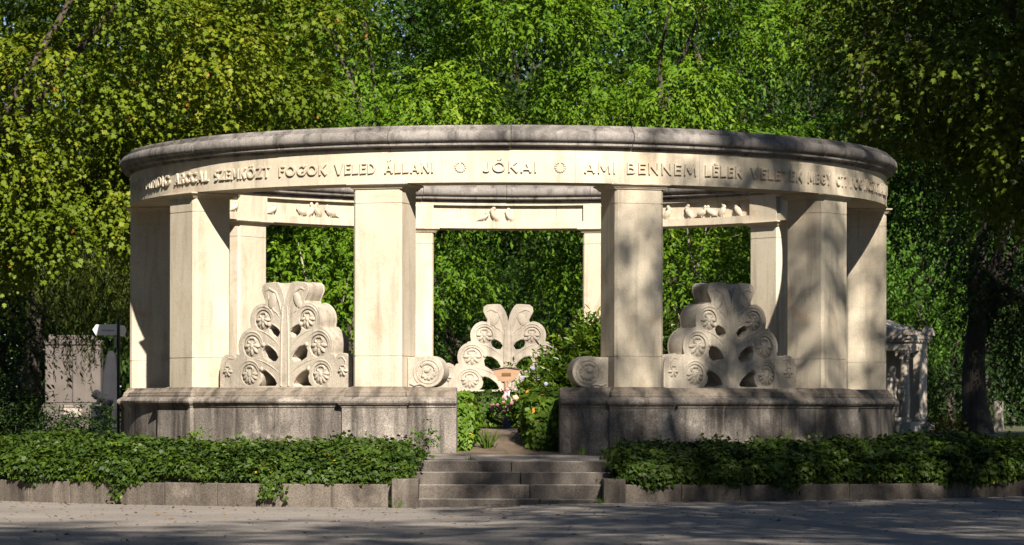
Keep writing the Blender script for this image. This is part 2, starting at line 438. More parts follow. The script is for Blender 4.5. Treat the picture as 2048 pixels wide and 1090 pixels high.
def make_tree(name, seed, base, crown_c, crown_r, n, cr, per, k, leaf, tmpl, lmat, bark, r0, label, cat='tree', group=None,
              fork=None, spray=0.6, droop=0.45, hang=0.35, nl=10, low=-1.0, flat=0.8, limb_r=0.4, extra=None, sep=0.6):
    """all coordinates relative to the foot of the tree"""
    rng = np.random.default_rng(seed)
    root = empty(name, base, 0, label, cat, group)
    cl = crown_clumps(rng, crown_c, crown_r, n, cr, low, sep)
    if extra: cl += [(np.array(q, float), R) for q, R in extra]
    fork = fork or (crown_c[0] * 0.4, crown_c[1] * 0.4, crown_c[2] - crown_r[2] * 0.35)
    link('trunk', trunk_mesh('trunk', rng, (0, 0, 0), fork, r0, cl, nl, limb_r=limb_r), bark, root)
    link('crown', crown_mesh('crown', rng, cl, crown_c, per, k, leaf, tmpl, lmat, spray, droop, hang, flat), lmat, root)
    return root
def tree_copy(src, base, rz, sc, label, group=None):
    r = copy_tree(src); r.location = base; r.rotation_euler = (0, 0, rz); r.scale = sc; r["label"] = label
    if group: r["group"] = group
    return r

# ================================================================== the setting: road, soil, lawn
def road_z(x): return 0.045 * (1 + math.tanh(x / (0.22 * A)))
def soil_z(r):
    q = r / A
    if q < 0.86: return 0.70 + 0.27 * (1 - (q / 0.86) ** 2)
    if q < 1.06: return 0.66
    t = (q - 1.06) / 0.55
    return 0.64 - 0.36 * min(1, t)
LAWN_Z = 0.62

def mat_road():
    m, nt, b = new_mat('pale_worn_asphalt')
    p = pos(nt)
    c = mix(nt, ramp(nt, noise(nt, p, 0.5, 6, 0.65), 0.35, 0.68), (0.205, 0.178, 0.152), (0.145, 0.125, 0.106))
    g = noise(nt, p, 45, 3, 0.75)
    c = mix(nt, 0.6, c, ramp(nt, g, 0.3, 0.7), 'OVERLAY')
    c = mix(nt, mul(nt, ramp(nt, noise(nt, p, 3, 6, 0.7, 0.5), 0.58, 0.66), 0.3), c, (0.10, 0.085, 0.07))
    nt.links.new(c, b.inputs["Base Color"]); b.inputs["Roughness"].default_value = 0.93
    bump(nt, b, g, 0.6, 0.012); return m
def mat_soil():
    m, nt, b = new_mat('dry_soil')
    p = pos(nt)
    c = mix(nt, ramp(nt, noise(nt, p, 2.5, 6, 0.7), 0.3, 0.7), (0.17, 0.12, 0.075), (0.09, 0.06, 0.04))
    g = noise(nt, p, 30, 4, 0.75)
    c = mix(nt, 0.5, c, ramp(nt, g, 0.3, 0.7), 'OVERLAY')
    nt.links.new(c, b.inputs["Base Color"]); b.inputs["Roughness"].default_value = 1.0; bump(nt, b, g, 0.9, 0.03); return m
def mat_lawn():
    m, nt, b = new_mat('patchy_lawn')
    p = pos(nt)
    c = mix(nt, ramp(nt, noise(nt, p, 0.7, 6, 0.7), 0.35, 0.65), (0.05, 0.075, 0.018), (0.075, 0.06, 0.03))
    g = noise(nt, p, 40, 4, 0.75)
    c = mix(nt, 0.5, c, ramp(nt, g, 0.3, 0.7), 'OVERLAY')
    nt.links.new(c, b.inputs["Base Color"]); b.inputs["Roughness"].default_value = 1.0; bump(nt, b, g, 0.9, 0.04); return m
M['road'] = mat_road(); M['soil'] = mat_soil(); M['lawn'] = mat_lawn()

mb = MB()
xs = [-400, -120, -40, -20, -10] + [-6 + 0.5 * i for i in range(25)] + [10, 20, 40, 120, 400]
ys = [-400, -120, -60, -40, -30, -20, -14, -11, -9, -6, -3, 0, 400]
for y in ys:
    for x in xs: mb.v.append((x, y, road_z(x)))
for j in range(len(ys) - 1):
    for i in range(len(xs) - 1):
        a_ = j * len(xs) + i; mb.f.append((a_, a_ + 1, a_ + len(xs) + 1, a_ + len(xs)))
tag(mb.build('road', M['road'], smooth=30), kind='structure')
mb = MB()
rs = [0.001, 1, 2, 3, 4, 4.8, 5.2, 5.8, 6.4, 7, 7.6, 8.2, 8.8, 9.4, 9.66]
NA = 288
for r in rs:
    for i in range(NA):
        th = 2 * math.pi * i / NA
        back = max(0.0, min(1.0, (-math.cos(th) + 0.35) / 0.3))
        z = soil_z(r)
        if r > 6.3: z = z * (1 - back) + 0.66 * back
        if r > 7.0 and abs(math.sin(th)) * r < 1.5 and math.cos(th) > 0: z = -0.1
        mb.v.append((r * math.sin(th), -r * math.cos(th), z + 0.012 * math.sin(r * 5 + th * 9)))
for i in range(NA):                                    # skirt
    th = 2 * math.pi * i / NA; mb.v.append((9.66 * math.sin(th), -9.66 * math.cos(th), -0.05))
for j in range(len(rs)):
    for i in range(NA):
        i2 = (i + 1) % NA; mb.f.append((j * NA + i, j * NA + i2, (j + 1) * NA + i2, (j + 1) * NA + i))
tag(mb.build('soil', M['soil'], smooth=50), kind='structure')
mb = MB()
mb.box(-400, 400, -2.4, 420, -0.3, LAWN_Z)
tag(mb.build('lawn', M['lawn']), kind='structure')

# ================================================================== the monument
W, DEP = 0.0605 * A, 0.107 * A
R_IN = A - DEP
mon = empty('stone_rotunda', (0, 0, 0), 0, 'round open stone colonnade with carved inscription around its heavy ring', 'monument')
ANG = [-162, -126, -90, -54, -18, 18, 54, 90, 126, 162]
def lv(off, z): return (-(W + off), W + off, -(A + off), -(R_IN - off), Z(z))
# --- shaft with stone joints
def shaft_mesh():
    m_ = MB(); g = 0.006
    def octo(z, o):
        x, y0, y1, c = W - o, -(A - o), -(R_IN + o), 0.035
        return [(-x + c, y0, z), (x - c, y0, z), (x, y0 + c, z), (x, y1 - c, z), (x - c, y1, z), (-x + c, y1, z), (-x, y1 - c, z), (-x, y0 + c, z)]
    L_ = [octo(Z(0.044), 0.0)]
    for zj in (0.117, 0.477):
        z = Z(zj); L_ += [octo(z - g, 0), octo(z - g + .001, .007), octo(z + g - .001, .007), octo(z + g, 0)]
    L_.append(octo(Z(0.512), 0))
    m_.polys(L_)
    return m_.mesh('shaft')
def capital_mesh():
    m_ = MB(); k = A
    m_.rects([lv(o * k, z) for o, z in ((-.001, .5095), (.0035, .511), (.0035, .5135), (.0065, .5145), (.0065, .5165), (.0105, .519), (.0135, .5205), (.0135, .5234))])
    return bevel_mesh(m_.mesh('capital'), 0.004)
def base_mesh():
    m_ = MB(); k = A
    m_.rects([lv(o * k, z) for o, z in ((.0165, .0215), (.0165, .027), (.0145, .0285), (.0145, .033), (.0105, .0355), (.0075, .039), (.006, .0415), (.006, .0435), (.001, .0455))])
    return bevel_mesh(m_.mesh('base'), 0.006)
def pedestal_mesh():
    m_ = MB(); k = A
    m_.rects([lv(o * k, z) for o, z in ((.0205, -.20), (.0205, -.0055), (.023, -.0035), (.023, .0005), (.027, .002), (.0305, .0065), (.031, .011), (.0285, .0155), (.024, .018), (.0215, .0195), (.0195, .0215))])
    return bevel_mesh(m_.mesh('pedestal'), 0.012, 2)
sm, cm, bm_, pm = shaft_mesh(), capital_mesh(), base_mesh(), pedestal_mesh()
for i, a in enumerate(ANG):
    th = rad(a)
    col = link('column', sm, M['cream'], mon, None, (0, 0, th))
    link('capital', cm, M['cream'], col)
    link('base', bm_, M['base'], col)
    link('pedestal', pm, M['plinth'], mon, None, (0, 0, th))
# --- plinth walls between the pedestals, open at the entrance
def wall_profile(i_off=0.0):
    o = lambda v: A * (1 + v)
    out = [(o(.014), Z(-.20)), (o(.014), Z(-.0045)), (o(.0165), Z(-.003)), (o(.0165), Z(.0015)), (o(.020), Z(.003)), (o(.0235), Z(.007)), (o(.024), Z(.011)), (o(.0215), Z(.0145)), (o(.016), Z(.017)), (o(.012), Z(.0205)),
           (o(.006), Z(.0205)), (o(.006), Z(.0265)), (o(.003), Z(.028)), (o(.003), Z(.0325)), (o(-.004), Z(.035)), (o(-.010), Z(.0385)), (o(-.012), Z(.041)), (o(-.012), Z(.0435))]
    inn = [(2 * (A - DEP / 2) - r, z) for r, z in reversed(out)]
    return out + inn
bays = [(-162, -126), (-126, -90), (-90, -54), (-54, -18), (-18, -6.75), (6.75, 18), (18, 54), (54, 90), (90, 126), (126, 162), (162, 198)]
prof = wall_profile()
for a0, a1 in bays:
    m_ = MB(); m_.revolve(prof, rad(a0), rad(a1), max(3, int((a1 - a0) / 2)))
    if abs(a0) < 7 or abs(a1) < 7:                    # ends at the entrance are cut square to the path
        s_ = 1 if a0 > 0 else -1
        for i_, (x, y, z) in enumerate(m_.v):
            r = math.hypot(x, y); th = abs(math.atan2(x, -y))
            th = rad(18) + (th - rad(18)) * (math.asin(.722 / r) - rad(18)) / (rad(6.75) - rad(18))
            m_.v[i_] = (s_ * r * math.sin(th), -r * math.cos(th), z)
    me = bevel_mesh(m_.mesh('plinth_wall'), 0.01, 1, 60)
    me.polygons.foreach_set("use_smooth", [True] * len(me.polygons)); me.set_sharp_from_angle(angle=rad(25))
    o = link('plinth_wall', me, M['plinth'], mon)
    me.materials.append(M['base'])
    for p_ in me.polygons:
        if p_.center.z > Z(.0195): p_.material_index = 1
# --- frieze ring
TH2 = 2 * math.pi
fr = MB()
rec = 0.012 * A
for i in range(20):
    g = 0.0022 / A; t0 = TH2 * (i + .5) / 20; dr = RND.uniform(-.002, .002)
    fr.revolve([(A + dr, Z(.5234)), (A + dr, Z(.601)), (R_IN + rec, Z(.601)), (R_IN + rec, Z(.5234))], t0 + g, t0 + TH2 / 20 - g, 9)
frieze = fr.build('frieze', M['cream'], mon, 30)
m_ = MB()
m_.revolve([(R_IN + rec + .02, Z(.5234) + .003), (R_IN + rec + .02, Z(.5445)), (R_IN, Z(.5445)), (R_IN, Z(.5234) + .003)], 0, TH2, 180)
m_.build('inner_ledge', M['cream'], frieze, 30)
m_ = MB()
m_.revolve([(R_IN + rec + .02, Z(.5915)), (R_IN + rec + .02, Z(.602)), (R_IN - .002, Z(.602)), (R_IN - .002, Z(.5915))], 0, TH2, 180)
m_.build('inner_band', M['cream'], frieze, 30)
pb = MB(); pb.revolve([(R_IN + rec + .02, Z(.5235) + .004), (R_IN + rec + .02, Z(.6)), (R_IN - .004, Z(.6)), (R_IN - .004, Z(.5235) + .004)], rad(-3.7), rad(3.7), 6)
pbm = pb.mesh('inner_panel', 30)
for a in ANG: link('inner_panel', pbm, M['cream'], frieze, None, (0, 0, rad(a)))
# --- cornice ring
oc = [(-.001, .600), (.0045, .6015), (.0045, .6065), (.0125, .6075), (.0165, .6095), (.0165, .6165), (.021, .6175), (.0255, .6215), (.0272, .6265), (.0272, .6325), (.0255, .6380), (.0215, .6425), (.0165, .6445),
      (.0165, .6475), (.0115, .6485), (.0115, .6520), (.0065, .6530), (.0055, .6570)]
MID = A - DEP / 2
prof = [(A * (1 + o), Z(z)) for o, z in oc] + [(2 * MID - A * (1 + o), Z(z)) for o, z in reversed(oc)]
# cut into long blocks with open joints
NB = 22
cor = MB()
for i in range(NB):
    th0 = TH2 * (i + 0.02) / NB; th1 = TH2 * (i + 1.02) / NB
    g = 0.005 / A
    dz = RND.uniform(-.004, .004); dr = RND.uniform(-.006, .006)
    cor.revolve([(r + dr, z + dz) for r, z in prof], th0 + g, th1 - g, 9)
cor.build('cornice', M['cornice'], mon, 32)

# --- inscription: each word raised on the ring
def px_to_th(px, rho, back=False):
    lo, hi = (rad(-89), rad(89)) if not back else (rad(91), rad(269))
    f = lambda th: 1016 + FPX * rho * math.sin(th) / (-CAMY - rho * math.cos(th))
    for _ in range(50):
        mid = (lo + hi) / 2
        v = f(mid)
        if (v < px) != back: lo = mid
        else: hi = mid
    return (lo + hi) / 2
def text_mesh(body, extrude, bevel=0.0, bold=0.0):
    cu = bpy.data.curves.new('word', 'FONT'); cu.body = body; cu.size = 1.0; cu.extrude = extrude; cu.bevel_depth = bevel; cu.resolution_u = 4; cu.offset = bold
    ob = bpy.data.objects.new('word', cu); COL.objects.link(ob)
    dg = bpy.context.evaluated_depsgraph_get(); dg.update()
    me = bpy.data.meshes.new_from_object(ob.evaluated_get(dg))
    bpy.data.objects.remove(ob); bpy.data.curves.remove(cu); me.materials.clear(); return me
def ell(cx, cy, rx, ry, a0, a1, n=14): return [(cx + rx * math.cos(rad(a0 + (a1 - a0) * i / n)), cy + ry * math.sin(rad(a0 + (a1 - a0) * i / n))) for i in range(n + 1)]
SW = 0.145                                             # stroke width in cap heights
h_ = SW / 2
GLYPH = {                                              # carved capitals as strokes: (width, polylines)
    'A': (.80, [[(h_, 0), (.40, 1)], [(.80 - h_, 0), (.40, 1)], [(.16, .26), (.64, .26)]]),
    'B': (.60, [[(h_, 0), (h_, 1)], [(h_, 1 - h_), (.30, 1 - h_)] + ell(.30, .76, .20, .17, 90, -90, 8) + [(h_, .55)], [(h_, .55), (.32, .55)] + ell(.32, .31, .22, .24, 90, -90, 8) + [(h_, h_)]]),
    'C': (.74, [ell(.46, .5, .39, .43, 48, 312, 16)]),
    'D': (.70, [[(h_, 0), (h_, 1)], [(h_, 1 - h_), (.24, 1 - h_)] + ell(.24, .5, .38, .43, 90, -90, 12) + [(h_, h_)]]),
    'E': (.54, [[(h_, 0), (h_, 1)], [(h_, 1 - h_), (.54, 1 - h_)], [(h_, .53), (.48, .53)], [(h_, h_), (.54, h_)]]),
    'F': (.52, [[(h_, 0), (h_, 1)], [(h_, 1 - h_), (.52, 1 - h_)], [(h_, .53), (.46, .53)]]),
    'G': (.80, [ell(.46, .5, .39, .43, 48, 340, 18), [(.48, .40), (.86, .40)]]),
    'H': (.68, [[(h_, 0), (h_, 1)], [(.68 - h_, 0), (.68 - h_, 1)], [(h_, .48), (.68 - h_, .48)]]),
    'I': (SW, [[(h_, 0), (h_, 1)]]),
    'J': (.46, [[(.46 - h_, 1), (.46 - h_, .27)] + ell(.20, .27, .19, .20, 0, -150, 9)]),
    'K': (.68, [[(h_, 0), (h_, 1)], [(h_, .42), (.60, 1)], [(.22, .56), (.64, 0)]]),
    'L': (.52, [[(h_, 0), (h_, 1)], [(h_, h_), (.52, h_)]]),
    'M': (.96, [[(h_, 0), (.15, 1)], [(.15, .98), (.48, .22)], [(.48, .22), (.81, .98)], [(.96 - h_, 0), (.81, 1)]]),
    'N': (.74, [[(h_, 0), (h_, 1)], [(h_, .97), (.74 - h_, .03)], [(.74 - h_, 0), (.74 - h_, 1)]]),
    'O': (.92, [ell(.46, .5, .39, .43, 0, 360, 22)]),
    'R': (.62, [[(h_, 0), (h_, 1)], [(h_, 1 - h_), (.30, 1 - h_)] + ell(.30, .73, .22, .20, 90, -90, 8) + [(h_, .53)], [(.26, .50), (.58, 0)]]),
    'S': (.56, [ell(.30, .72, .20, .21, 30, 250, 9) + ell(.27, .27, .21, .21, 70, -140, 9)]),
    'T': (.64, [[(.32, 0), (.32, 1)], [(0, 1 - h_), (.64, 1 - h_)]]),
    'V': (.78, [[(.39, 0), (h_, 1)], [(.39, 0), (.78 - h_, 1)]]),
    'Y': (.72, [[(.36, 0), (.36, .46)], [(.36, .46), (h_, 1)], [(.36, .46), (.72 - h_, 1)]]),
    'Z': (.66, [[(0, 1 - h_), (.66, 1 - h_)], [(.60, .92), (.06, .08)], [(0, h_), (.66, h_)]]),
}
ACCENT = {'Á': ('A', 1), 'É': ('E', 1), 'Ó': ('O', 1), 'Ö': ('O', 2)}
def word_on_ring(body, px0, px1, z0=.5475, z1=.5725):
    """raised capitals, each stroke a low bar following the curve of the ring"""
    m_ = MB(); x = 0.0; bars = []
    for ch in body:
        base, acc = ACCENT.get(ch, (ch, 0))
        w, st_ = GLYPH[base]
        for pl in st_: bars += [((x + a_[0], a_[1]), (x + b_[0], b_[1])) for a_, b_ in zip(pl, pl[1:])]
        if acc == 1: bars.append(((x + w / 2 - .04, 1.12), (x + w / 2 + .14, 1.30)))
        if acc == 2:
            for dx in (-.15, .15): bars.append(((x + w / 2 + dx, 1.12), (x + w / 2 + dx, 1.26)))
        x += w + .20
    tot = x - .20
    t0, t1 = px_to_th(px0, A), px_to_th(px1, A)
    H = Z(z1) - Z(z0); xs_ = (t1 - t0) * A / tot           # metres per unit along the ring
    for (a_, b_) in bars:
        ax, az, bx_, bz = a_[0] * xs_, a_[1] * H, b_[0] * xs_, b_[1] * H
        d = math.hypot(bx_ - ax, bz - az) or 1e-6; ux, uz = (bx_ - ax) / d, (bz - az) / d
        hw = SW * .5 * (H * abs(ux) + min(xs_, H) * abs(uz)); e = .004
        ax, az, bx_, bz = ax - ux * e, az - uz * e, bx_ + ux * e, bz + uz * e
        q = [(ax - uz * hw, az + ux * hw), (ax + uz * hw, az - ux * hw), (bx_ + uz * hw, bz - ux * hw), (bx_ - uz * hw, bz + ux * hw)]
        pr = []
        dr = RND.uniform(0, .0012)
        for r, k in ((A - .006, 1.0), (A + .030 + dr, 1.0)):
            lvl = []
            for (px_, pz_) in q:
                th = t0 + px_ / A; lvl.append((r * math.sin(th), -r * math.cos(th), Z(z0) + pz_))
            pr.append(lvl)
        m_.polys(pr)
    link('carved_word', m_.mesh('carved_word'), M['cream'], frieze)
for w_ in (("HAZÁM", 264.5, 288), ("MINDIG", 294, 340), ("ARCCAL", 350.6, 417.5), ("SZEMKÖZT", 430, 539), ("FOGOK", 559, 653), ("VELED", 670, 751), ("ÁLLANI", 769, 866),
           ("JÓKAI", 966, 1072), ("AMI", 1167, 1229), ("BENNEM", 1252, 1391), ("LÉLEK", 1408, 1482), ("VELETEK", 1499, 1602), ("MEGY", 1613, 1659),
           ("OTT", 1670, 1692), ("FOG", 1699, 1721), ("KÖZTETEK", 1727.5, 1762), ("LENNI", 1764, 1770.5)):
    word_on_ring(*w_)
for px in (920, 1119.5):
    th = px_to_th(px, A); m_ = MB()
    for j in range(14):
        t = TH2 * (j + .5) / 14
        if abs(t - math.pi / 2) < 0.3: continue
        u, v = 0.068 * math.cos(t), 0.068 * math.sin(t)
        m_.ball((u, 0, v), (0.021, 0.02, 0.017), 8, 6, Matrix.Rotation(-t + 0.5, 3, 'Y'))
    m_.build('wreath', M['cream'], frieze, 60, (A * math.sin(th), -A * math.cos(th), Z(.5600)), (0, 0, th))

# --- doves in relief on the inner ledge
def dove_mesh(up):
    m_ = MB(); Mr = Matrix.Rotation(rad(-22 - 40 * up), 3, 'Y')
    m_.ball((0, 0, .085), (.105, .06, .058), 14, 10, Mr)
    m_.ball((0.01, -.035, .09), (.085, .035, .04), 10, 8, Mr)                       # folded wing
    m_.ball(Mr @ Vector((.095, 0, .018)) + Vector((0, 0, .085)), (.045, .04, .04), 10, 8, Mr)   # breast and neck
    hd = Mr @ Vector((.105, 0, .055)) + Vector((0, 0, .085 + .012))
    m_.ball(hd, .032, 10, 8)
    m_.tube([hd + Vector((.024, 0, 0)), hd + Vector((.052, 0, -.010))], [.011, .002], 6)
    m_.box(-.19, -.06, -.026, .026, -.012, .014, Matrix.Translation((0, 0, .085)) @ Mr.to_4x4())
    m_.tube([(0.01, -.02, .05), (0.015, -.025, 0)], [.008, .008], 5); m_.tube([(0.03, .01, .05), (0.035, .01, 0)], [.008, .008], 5)
    return m_.mesh('dove', 50)
dm = [dove_mesh(0.0), dove_mesh(0.7)]
def dove(px, face, up, sc=1.0):
    th = px_to_th(px, R_IN, True)
    r = R_IN + 0.035
    o = link('dove', dm[up], M['cream'], frieze, (r * math.sin(th), -r * math.cos(th), Z(.5445)), (0, 0, th + math.pi))
    # local -y faces the middle of the ring after the half turn
    o.scale = (-sc if face < 0 else sc, .62, sc)
for px, f_, u, s in ((471, 1, 0, .9), (546, 1, 0, .95), (606, -1, 0, 1.0), (622, 1, 1, 1.05), (638, -1, 1, 1.05), (664, -1, 0, 1.05),
                     (966, 1, 0, .8), (990, -1, 1, 1.1), (1019, -1, 1, 1.0),
                     (1331, 1, 1, 1), (1376, -1, 1, 1.05), (1400, 1, 0, 1), (1420, -1, 0, 1), (1440, 1, 1, 1.05), (1473, -1, 1, 1.05)):
    dove(px, f_, u, s)

# --- carved tree-of-life screens
ZS = 0.003596
def arc(cx, cy, r, a0, a1, n): return [(cx + r * math.cos(rad(a0 + (a1 - a0) * i / n)), cy + r * math.sin(rad(a0 + (a1 - a0) * i / n))) for i in range(n + 1)]
half = [(2, 338), (7, 366), (18, 394), (30, 414), (40, 424), (62, 425), (104, 422), (118, 411), (121, 392), (110, 370), (100, 350), (104, 336)]
half += arc(117, 274, 67, 82, -18, 9) + [(180, 243), (196, 240), (203, 232)]
half += arc(176, 168, 71, 62, -24, 8) + [(241, 134), (253, 131), (260, 122)]
half += [(264, 116), (272, 128), (290, 136), (318, 133), (334, 122), (342, 104), (346, 78), (346, 60), (346, 40), (346, 20), (346, 0)]
holes = [[(23, 224), (36, 202), (60, 204), (80, 218), (88, 240), (72, 257), (44, 249)],
         [(32, 122), (48, 104), (86, 104), (116, 122), (121, 150), (106, 175), (76, 168), (50, 147)],
         [(40, 16), (50, 4), (98, 4), (146, 4), (128, 24), (124, 44), (132, 62), (114, 75), (82, 62), (56, 40)]]
discs = [(117, 274, 46), (176, 168, 50), (188, 52, 48)]
SCR_T = 0.38
LAY = 0.030
def slab_mesh(polys, half_t, bev):
    cu = bpy.data.curves.new('scr', 'CURVE'); cu.dimensions = '2D'; cu.fill_mode = 'BOTH'
    cu.extrude = half_t - bev; cu.bevel_depth = bev; cu.bevel_resolution = 1
    for pts in polys:
        s = cu.splines.new('POLY'); s.points.add(len(pts) - 1); s.use_cyclic_u = True
        for i, p in enumerate(pts): s.points[i].co = (p[0] * ZS, p[1] * ZS, 0, 1)
    ob = bpy.data.objects.new('scr', cu); COL.objects.link(ob)
    dg = bpy.context.evaluated_depsgraph_get(); dg.update()
    me = bpy.data.meshes.new_from_object(ob.evaluated_get(dg)); bpy.data.objects.remove(ob); bpy.data.curves.remove(cu)
    me.materials.clear(); return me
def screen_mesh():
    base = [half + [(-x, y) for x, y in reversed(half)]]
    for h in holes: base += [h, [(-x, y) for x, y in h]]
    sunk = []
    for cx, cy, r in discs:
        for sx in (-1, 1): sunk.append(arc(sx * cx, cy, r - 2, 0, 345, 23))
    me = slab_mesh(base, SCR_T / 2 - LAY, 0.001)
    bm0 = bmesh.new(); bm0.from_mesh(me)
    fl = slab_mesh(base + sunk, LAY / 2, 0.010)
    for s in (-1, 1):
        f2 = fl.copy(); f2.transform(Matrix.Translation((0, 0, s * (SCR_T / 2 - LAY / 2)))); bm0.from_mesh(f2); bpy.data.meshes.remove(f2)
    bm0.to_mesh(me); bm0.free(); bpy.data.meshes.remove(fl)
    # stand it up: curve x,y -> x,z ; thickness -> y
    bm = bmesh.new(); bm.from_mesh(me)
    bmesh.ops.transform(bm, matrix=Matrix.Rotation(rad(90), 4, 'X'), verts=bm.verts)
    # relief: ridges along branches, rims round the discs, volute knobs, leaves in the head
    rb = MB(); T = SCR_T / 2
    for fs in (-1, 1):
        y = fs * (T - 0.004)
        for sx in (-1, 1):
            P = lambda pts: [(sx * x_ * ZS, y, z_ * ZS) for x_, z_ in pts]
            for (cx, cy, r) in discs:
                a = arc(cx, cy, r + 10, 196, -16, 16)
                rb.tube(P(a), [0.004 + 0.012 * math.sin(math.pi * k_ / (len(a) - 1)) for k_ in range(len(a))], 6)
                tail = [(cx + (r + 12) * math.cos(rad(250)), cy + (r + 12) * math.sin(rad(250)))]
            # lower edge of each branch, from trunk to knob
            for (x0, z0, x1, z1, x2, z2) in ((20, 272, 48, 318, 92, 338), (22, 160, 78, 226, 152, 234), (24, 52, 80, 104, 165, 117), (22, 228, 40, 252, 82, 262), (28, 126, 62, 170, 106, 180), (34, 18, 74, 64, 118, 80)):
                bz = [((1 - t) ** 2 * x0 + 2 * t * (1 - t) * x1 + t * t * x2, (1 - t) ** 2 * z0 + 2 * t * (1 - t) * z1 + t * t * z2) for t in [i / 10 for i in range(11)]]
                rb.tube(P(bz), [0.005 + 0.009 * math.sin(math.pi * k_ / 10) for k_ in range(11)], 6)
            for (kx, kz) in ((84, 256), (114, 174), (124, 76)):
                rb.ball((sx * kx * ZS, y, kz * ZS), (.036, .03, .036), 10, 8)
            rb.tube(P([(20, 6), (19, 120), (18, 240), (12, 328)]), [0.02, .02, .02, .018], 6)
            # head leaf
            rb.tube(P([(18, 300), (30, 345), (48, 385), (84, 402), (104, 392)]), [.016, .02, .022, .02, .012], 6)
            rb.ball((sx * 66 * ZS, y, 352 * ZS), (.075, .028, .13), 12, 8, Matrix.Rotation(rad(-22 * sx), 3, 'Y'))
            rb.tube(P([(34, 300), (58, 310), (84, 352), (92, 385)]), [.01, .016, .016, .01], 6)
            rb.tube(P([(276, 118), (300, 122), (316, 104), (314, 80)]), [.012, .016, .016, .012], 6)
    rme = rb.mesh('relief'); bm2 = bmesh.new(); bm2.from_mesh(rme)
    tmp = bpy.data.meshes.new('t'); bm2.to_mesh(tmp); bm.from_mesh(tmp); bm2.free()
    bm.to_mesh(me); bm.free(); bpy.data.meshes.remove(tmp); bpy.data.meshes.remove(rme)
    me.polygons.foreach_set("use_smooth", [True] * len(me.polygons)); me.set_sharp_from_angle(angle=rad(35)); me.update()
    return me
def rosette_mesh(n, r, lobed):
    """shell-like flower: petals fanning down from two curls, on a low round cushion"""
    m_ = MB()
    m_.ball((0, .012, 0), (r * 1.06, .022, r * 1.06), 18, 6)
    for j in range(n):
        t = rad(-90) + (j - (n - 1) / 2) * rad(205 / n)
        l = r * (.50 if lobed else .42)
        m_.ball((l * math.cos(t), -.004, l * math.sin(t) + r * .12), (r * .50, .030, r * .20), 10, 6, Matrix.Rotation(-t, 3, 'Y'))
    m_.ball((0, -.006, r * .05), (r * .30, .036, r * .36), 12, 8)
    for sx in (-1, 1):
        m_.tube([(sx * r * (.12 + .30 * math.cos(q)), -.012, r * (.52 + .26 * math.sin(q))) for q in [k * .5 - 1.6 for k in range(9)]], [r * .11] * 8 + [r * .08], 6)
    return m_.mesh('rosette', 50)
ros = [rosette_mesh(5, .142, True), rosette_mesh(5, .160, True), rosette_mesh(7, .158, True), rosette_mesh(4, .105, False)]
scm = screen_mesh()
R_SC = 0.888 * A
for a in (-36, 36, 180):
    th = rad(a)
    s_ = link('carved_screen', scm, M['screen'], mon, (R_SC * math.sin(th), -R_SC * math.cos(th), Z(.0435)), (0, 0, th))
    for fs in (1, -1):
        for sx in (-1, 1):
            for (cx, cy, r), me in zip(discs + [(303, 66, 30)], ros):
                link('rosette', me, M['screen'], s_, (sx * cx * ZS, -fs * (SCR_T / 2 - (LAY - .012 if r > 40 else 0)), cy * ZS), (0, 0, 0 if fs > 0 else math.pi))
# --- scroll blocks beside the entrance
def scroll_block():
    m_ = MB(); r = 0.225; t = 0.19
    ring = [(r * math.cos(TH2 * i / 36), r * math.sin(TH2 * i / 36) + r) for i in range(36)]
    m_.polys([[(x, s * t, z) for x, z in ring] for s in (-1, 1)])
    m_.polys([[(x, s * (t - .012), z) for x, z in [(0.02, 0.0), (.30, 0.0), (.30, .43), (.02, .445)]] for s in (-1, 1)])
    for fs in (-1, 1):
        y = fs * (t - .003)
        m_.tube([(.165 * math.cos(TH2 * i / 28), y, r + .165 * math.sin(TH2 * i / 28)) for i in range(29)], [.014] * 29, 6)
        sp = [(.13 * (1 - .028 * i) * math.cos(.6 + i * .36), y, r + .13 * (1 - .028 * i) * math.sin(.6 + i * .36)) for i in range(24)]
        m_.tube(sp, [.026 * (1 - i * .015) for i in range(24)], 6)
        m_.ball((0.02, y, r + .02), (.05, .03, .045), 10, 6)
        for j in range(5): m_.ball((.10 * math.cos(3.6 + j * .5), y, r + .10 * math.sin(3.6 + j * .5)), (.03, .025, .03), 8, 6)
        m_.tube([(.05, y, .03), (.12, y, .05), (.2, y, .03), (.27, y, .06)], [.014] * 4, 6)
    return bevel_mesh(m_.mesh('end_scroll'), 0.008, 1, 80)
sb = scroll_block()
sb.polygons.foreach_set("use_smooth", [True] * len(sb.polygons)); sb.set_sharp_from_angle(angle=rad(35))
for s in (-1, 1):
    th = rad(s * 11.3)
    o = link('end_scroll', sb, M['screen'], mon, (.93 * A * math.sin(th), -.93 * A * math.cos(th), Z(.0433)), (0, 0, th))
    o.scale = (s, 1, 1)

# ================================================================== steps, landing, kerb walls
st = empty('stone_steps', (0, 0, 0), 0, 'worn stone entrance steps climbing from the road to the colonnade', 'steps')
YL = CAMY + 6.75 * A
edges = [(6.75, -.1203), (6.69, -.1441), (6.63, -.1697), (6.57, -.199)]
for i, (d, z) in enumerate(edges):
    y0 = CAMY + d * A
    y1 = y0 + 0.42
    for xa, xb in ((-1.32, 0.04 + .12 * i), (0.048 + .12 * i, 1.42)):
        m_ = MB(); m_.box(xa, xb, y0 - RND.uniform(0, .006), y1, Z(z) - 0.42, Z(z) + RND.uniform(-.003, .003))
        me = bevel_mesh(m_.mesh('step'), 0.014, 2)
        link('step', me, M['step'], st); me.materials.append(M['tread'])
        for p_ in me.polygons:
            if p_.normal.z > .5: p_.material_index = 1  # upward faces take the paler tone with skylight painted in
m_ = MB()
zf, zb = Z(-.1203), Z(-.1115)
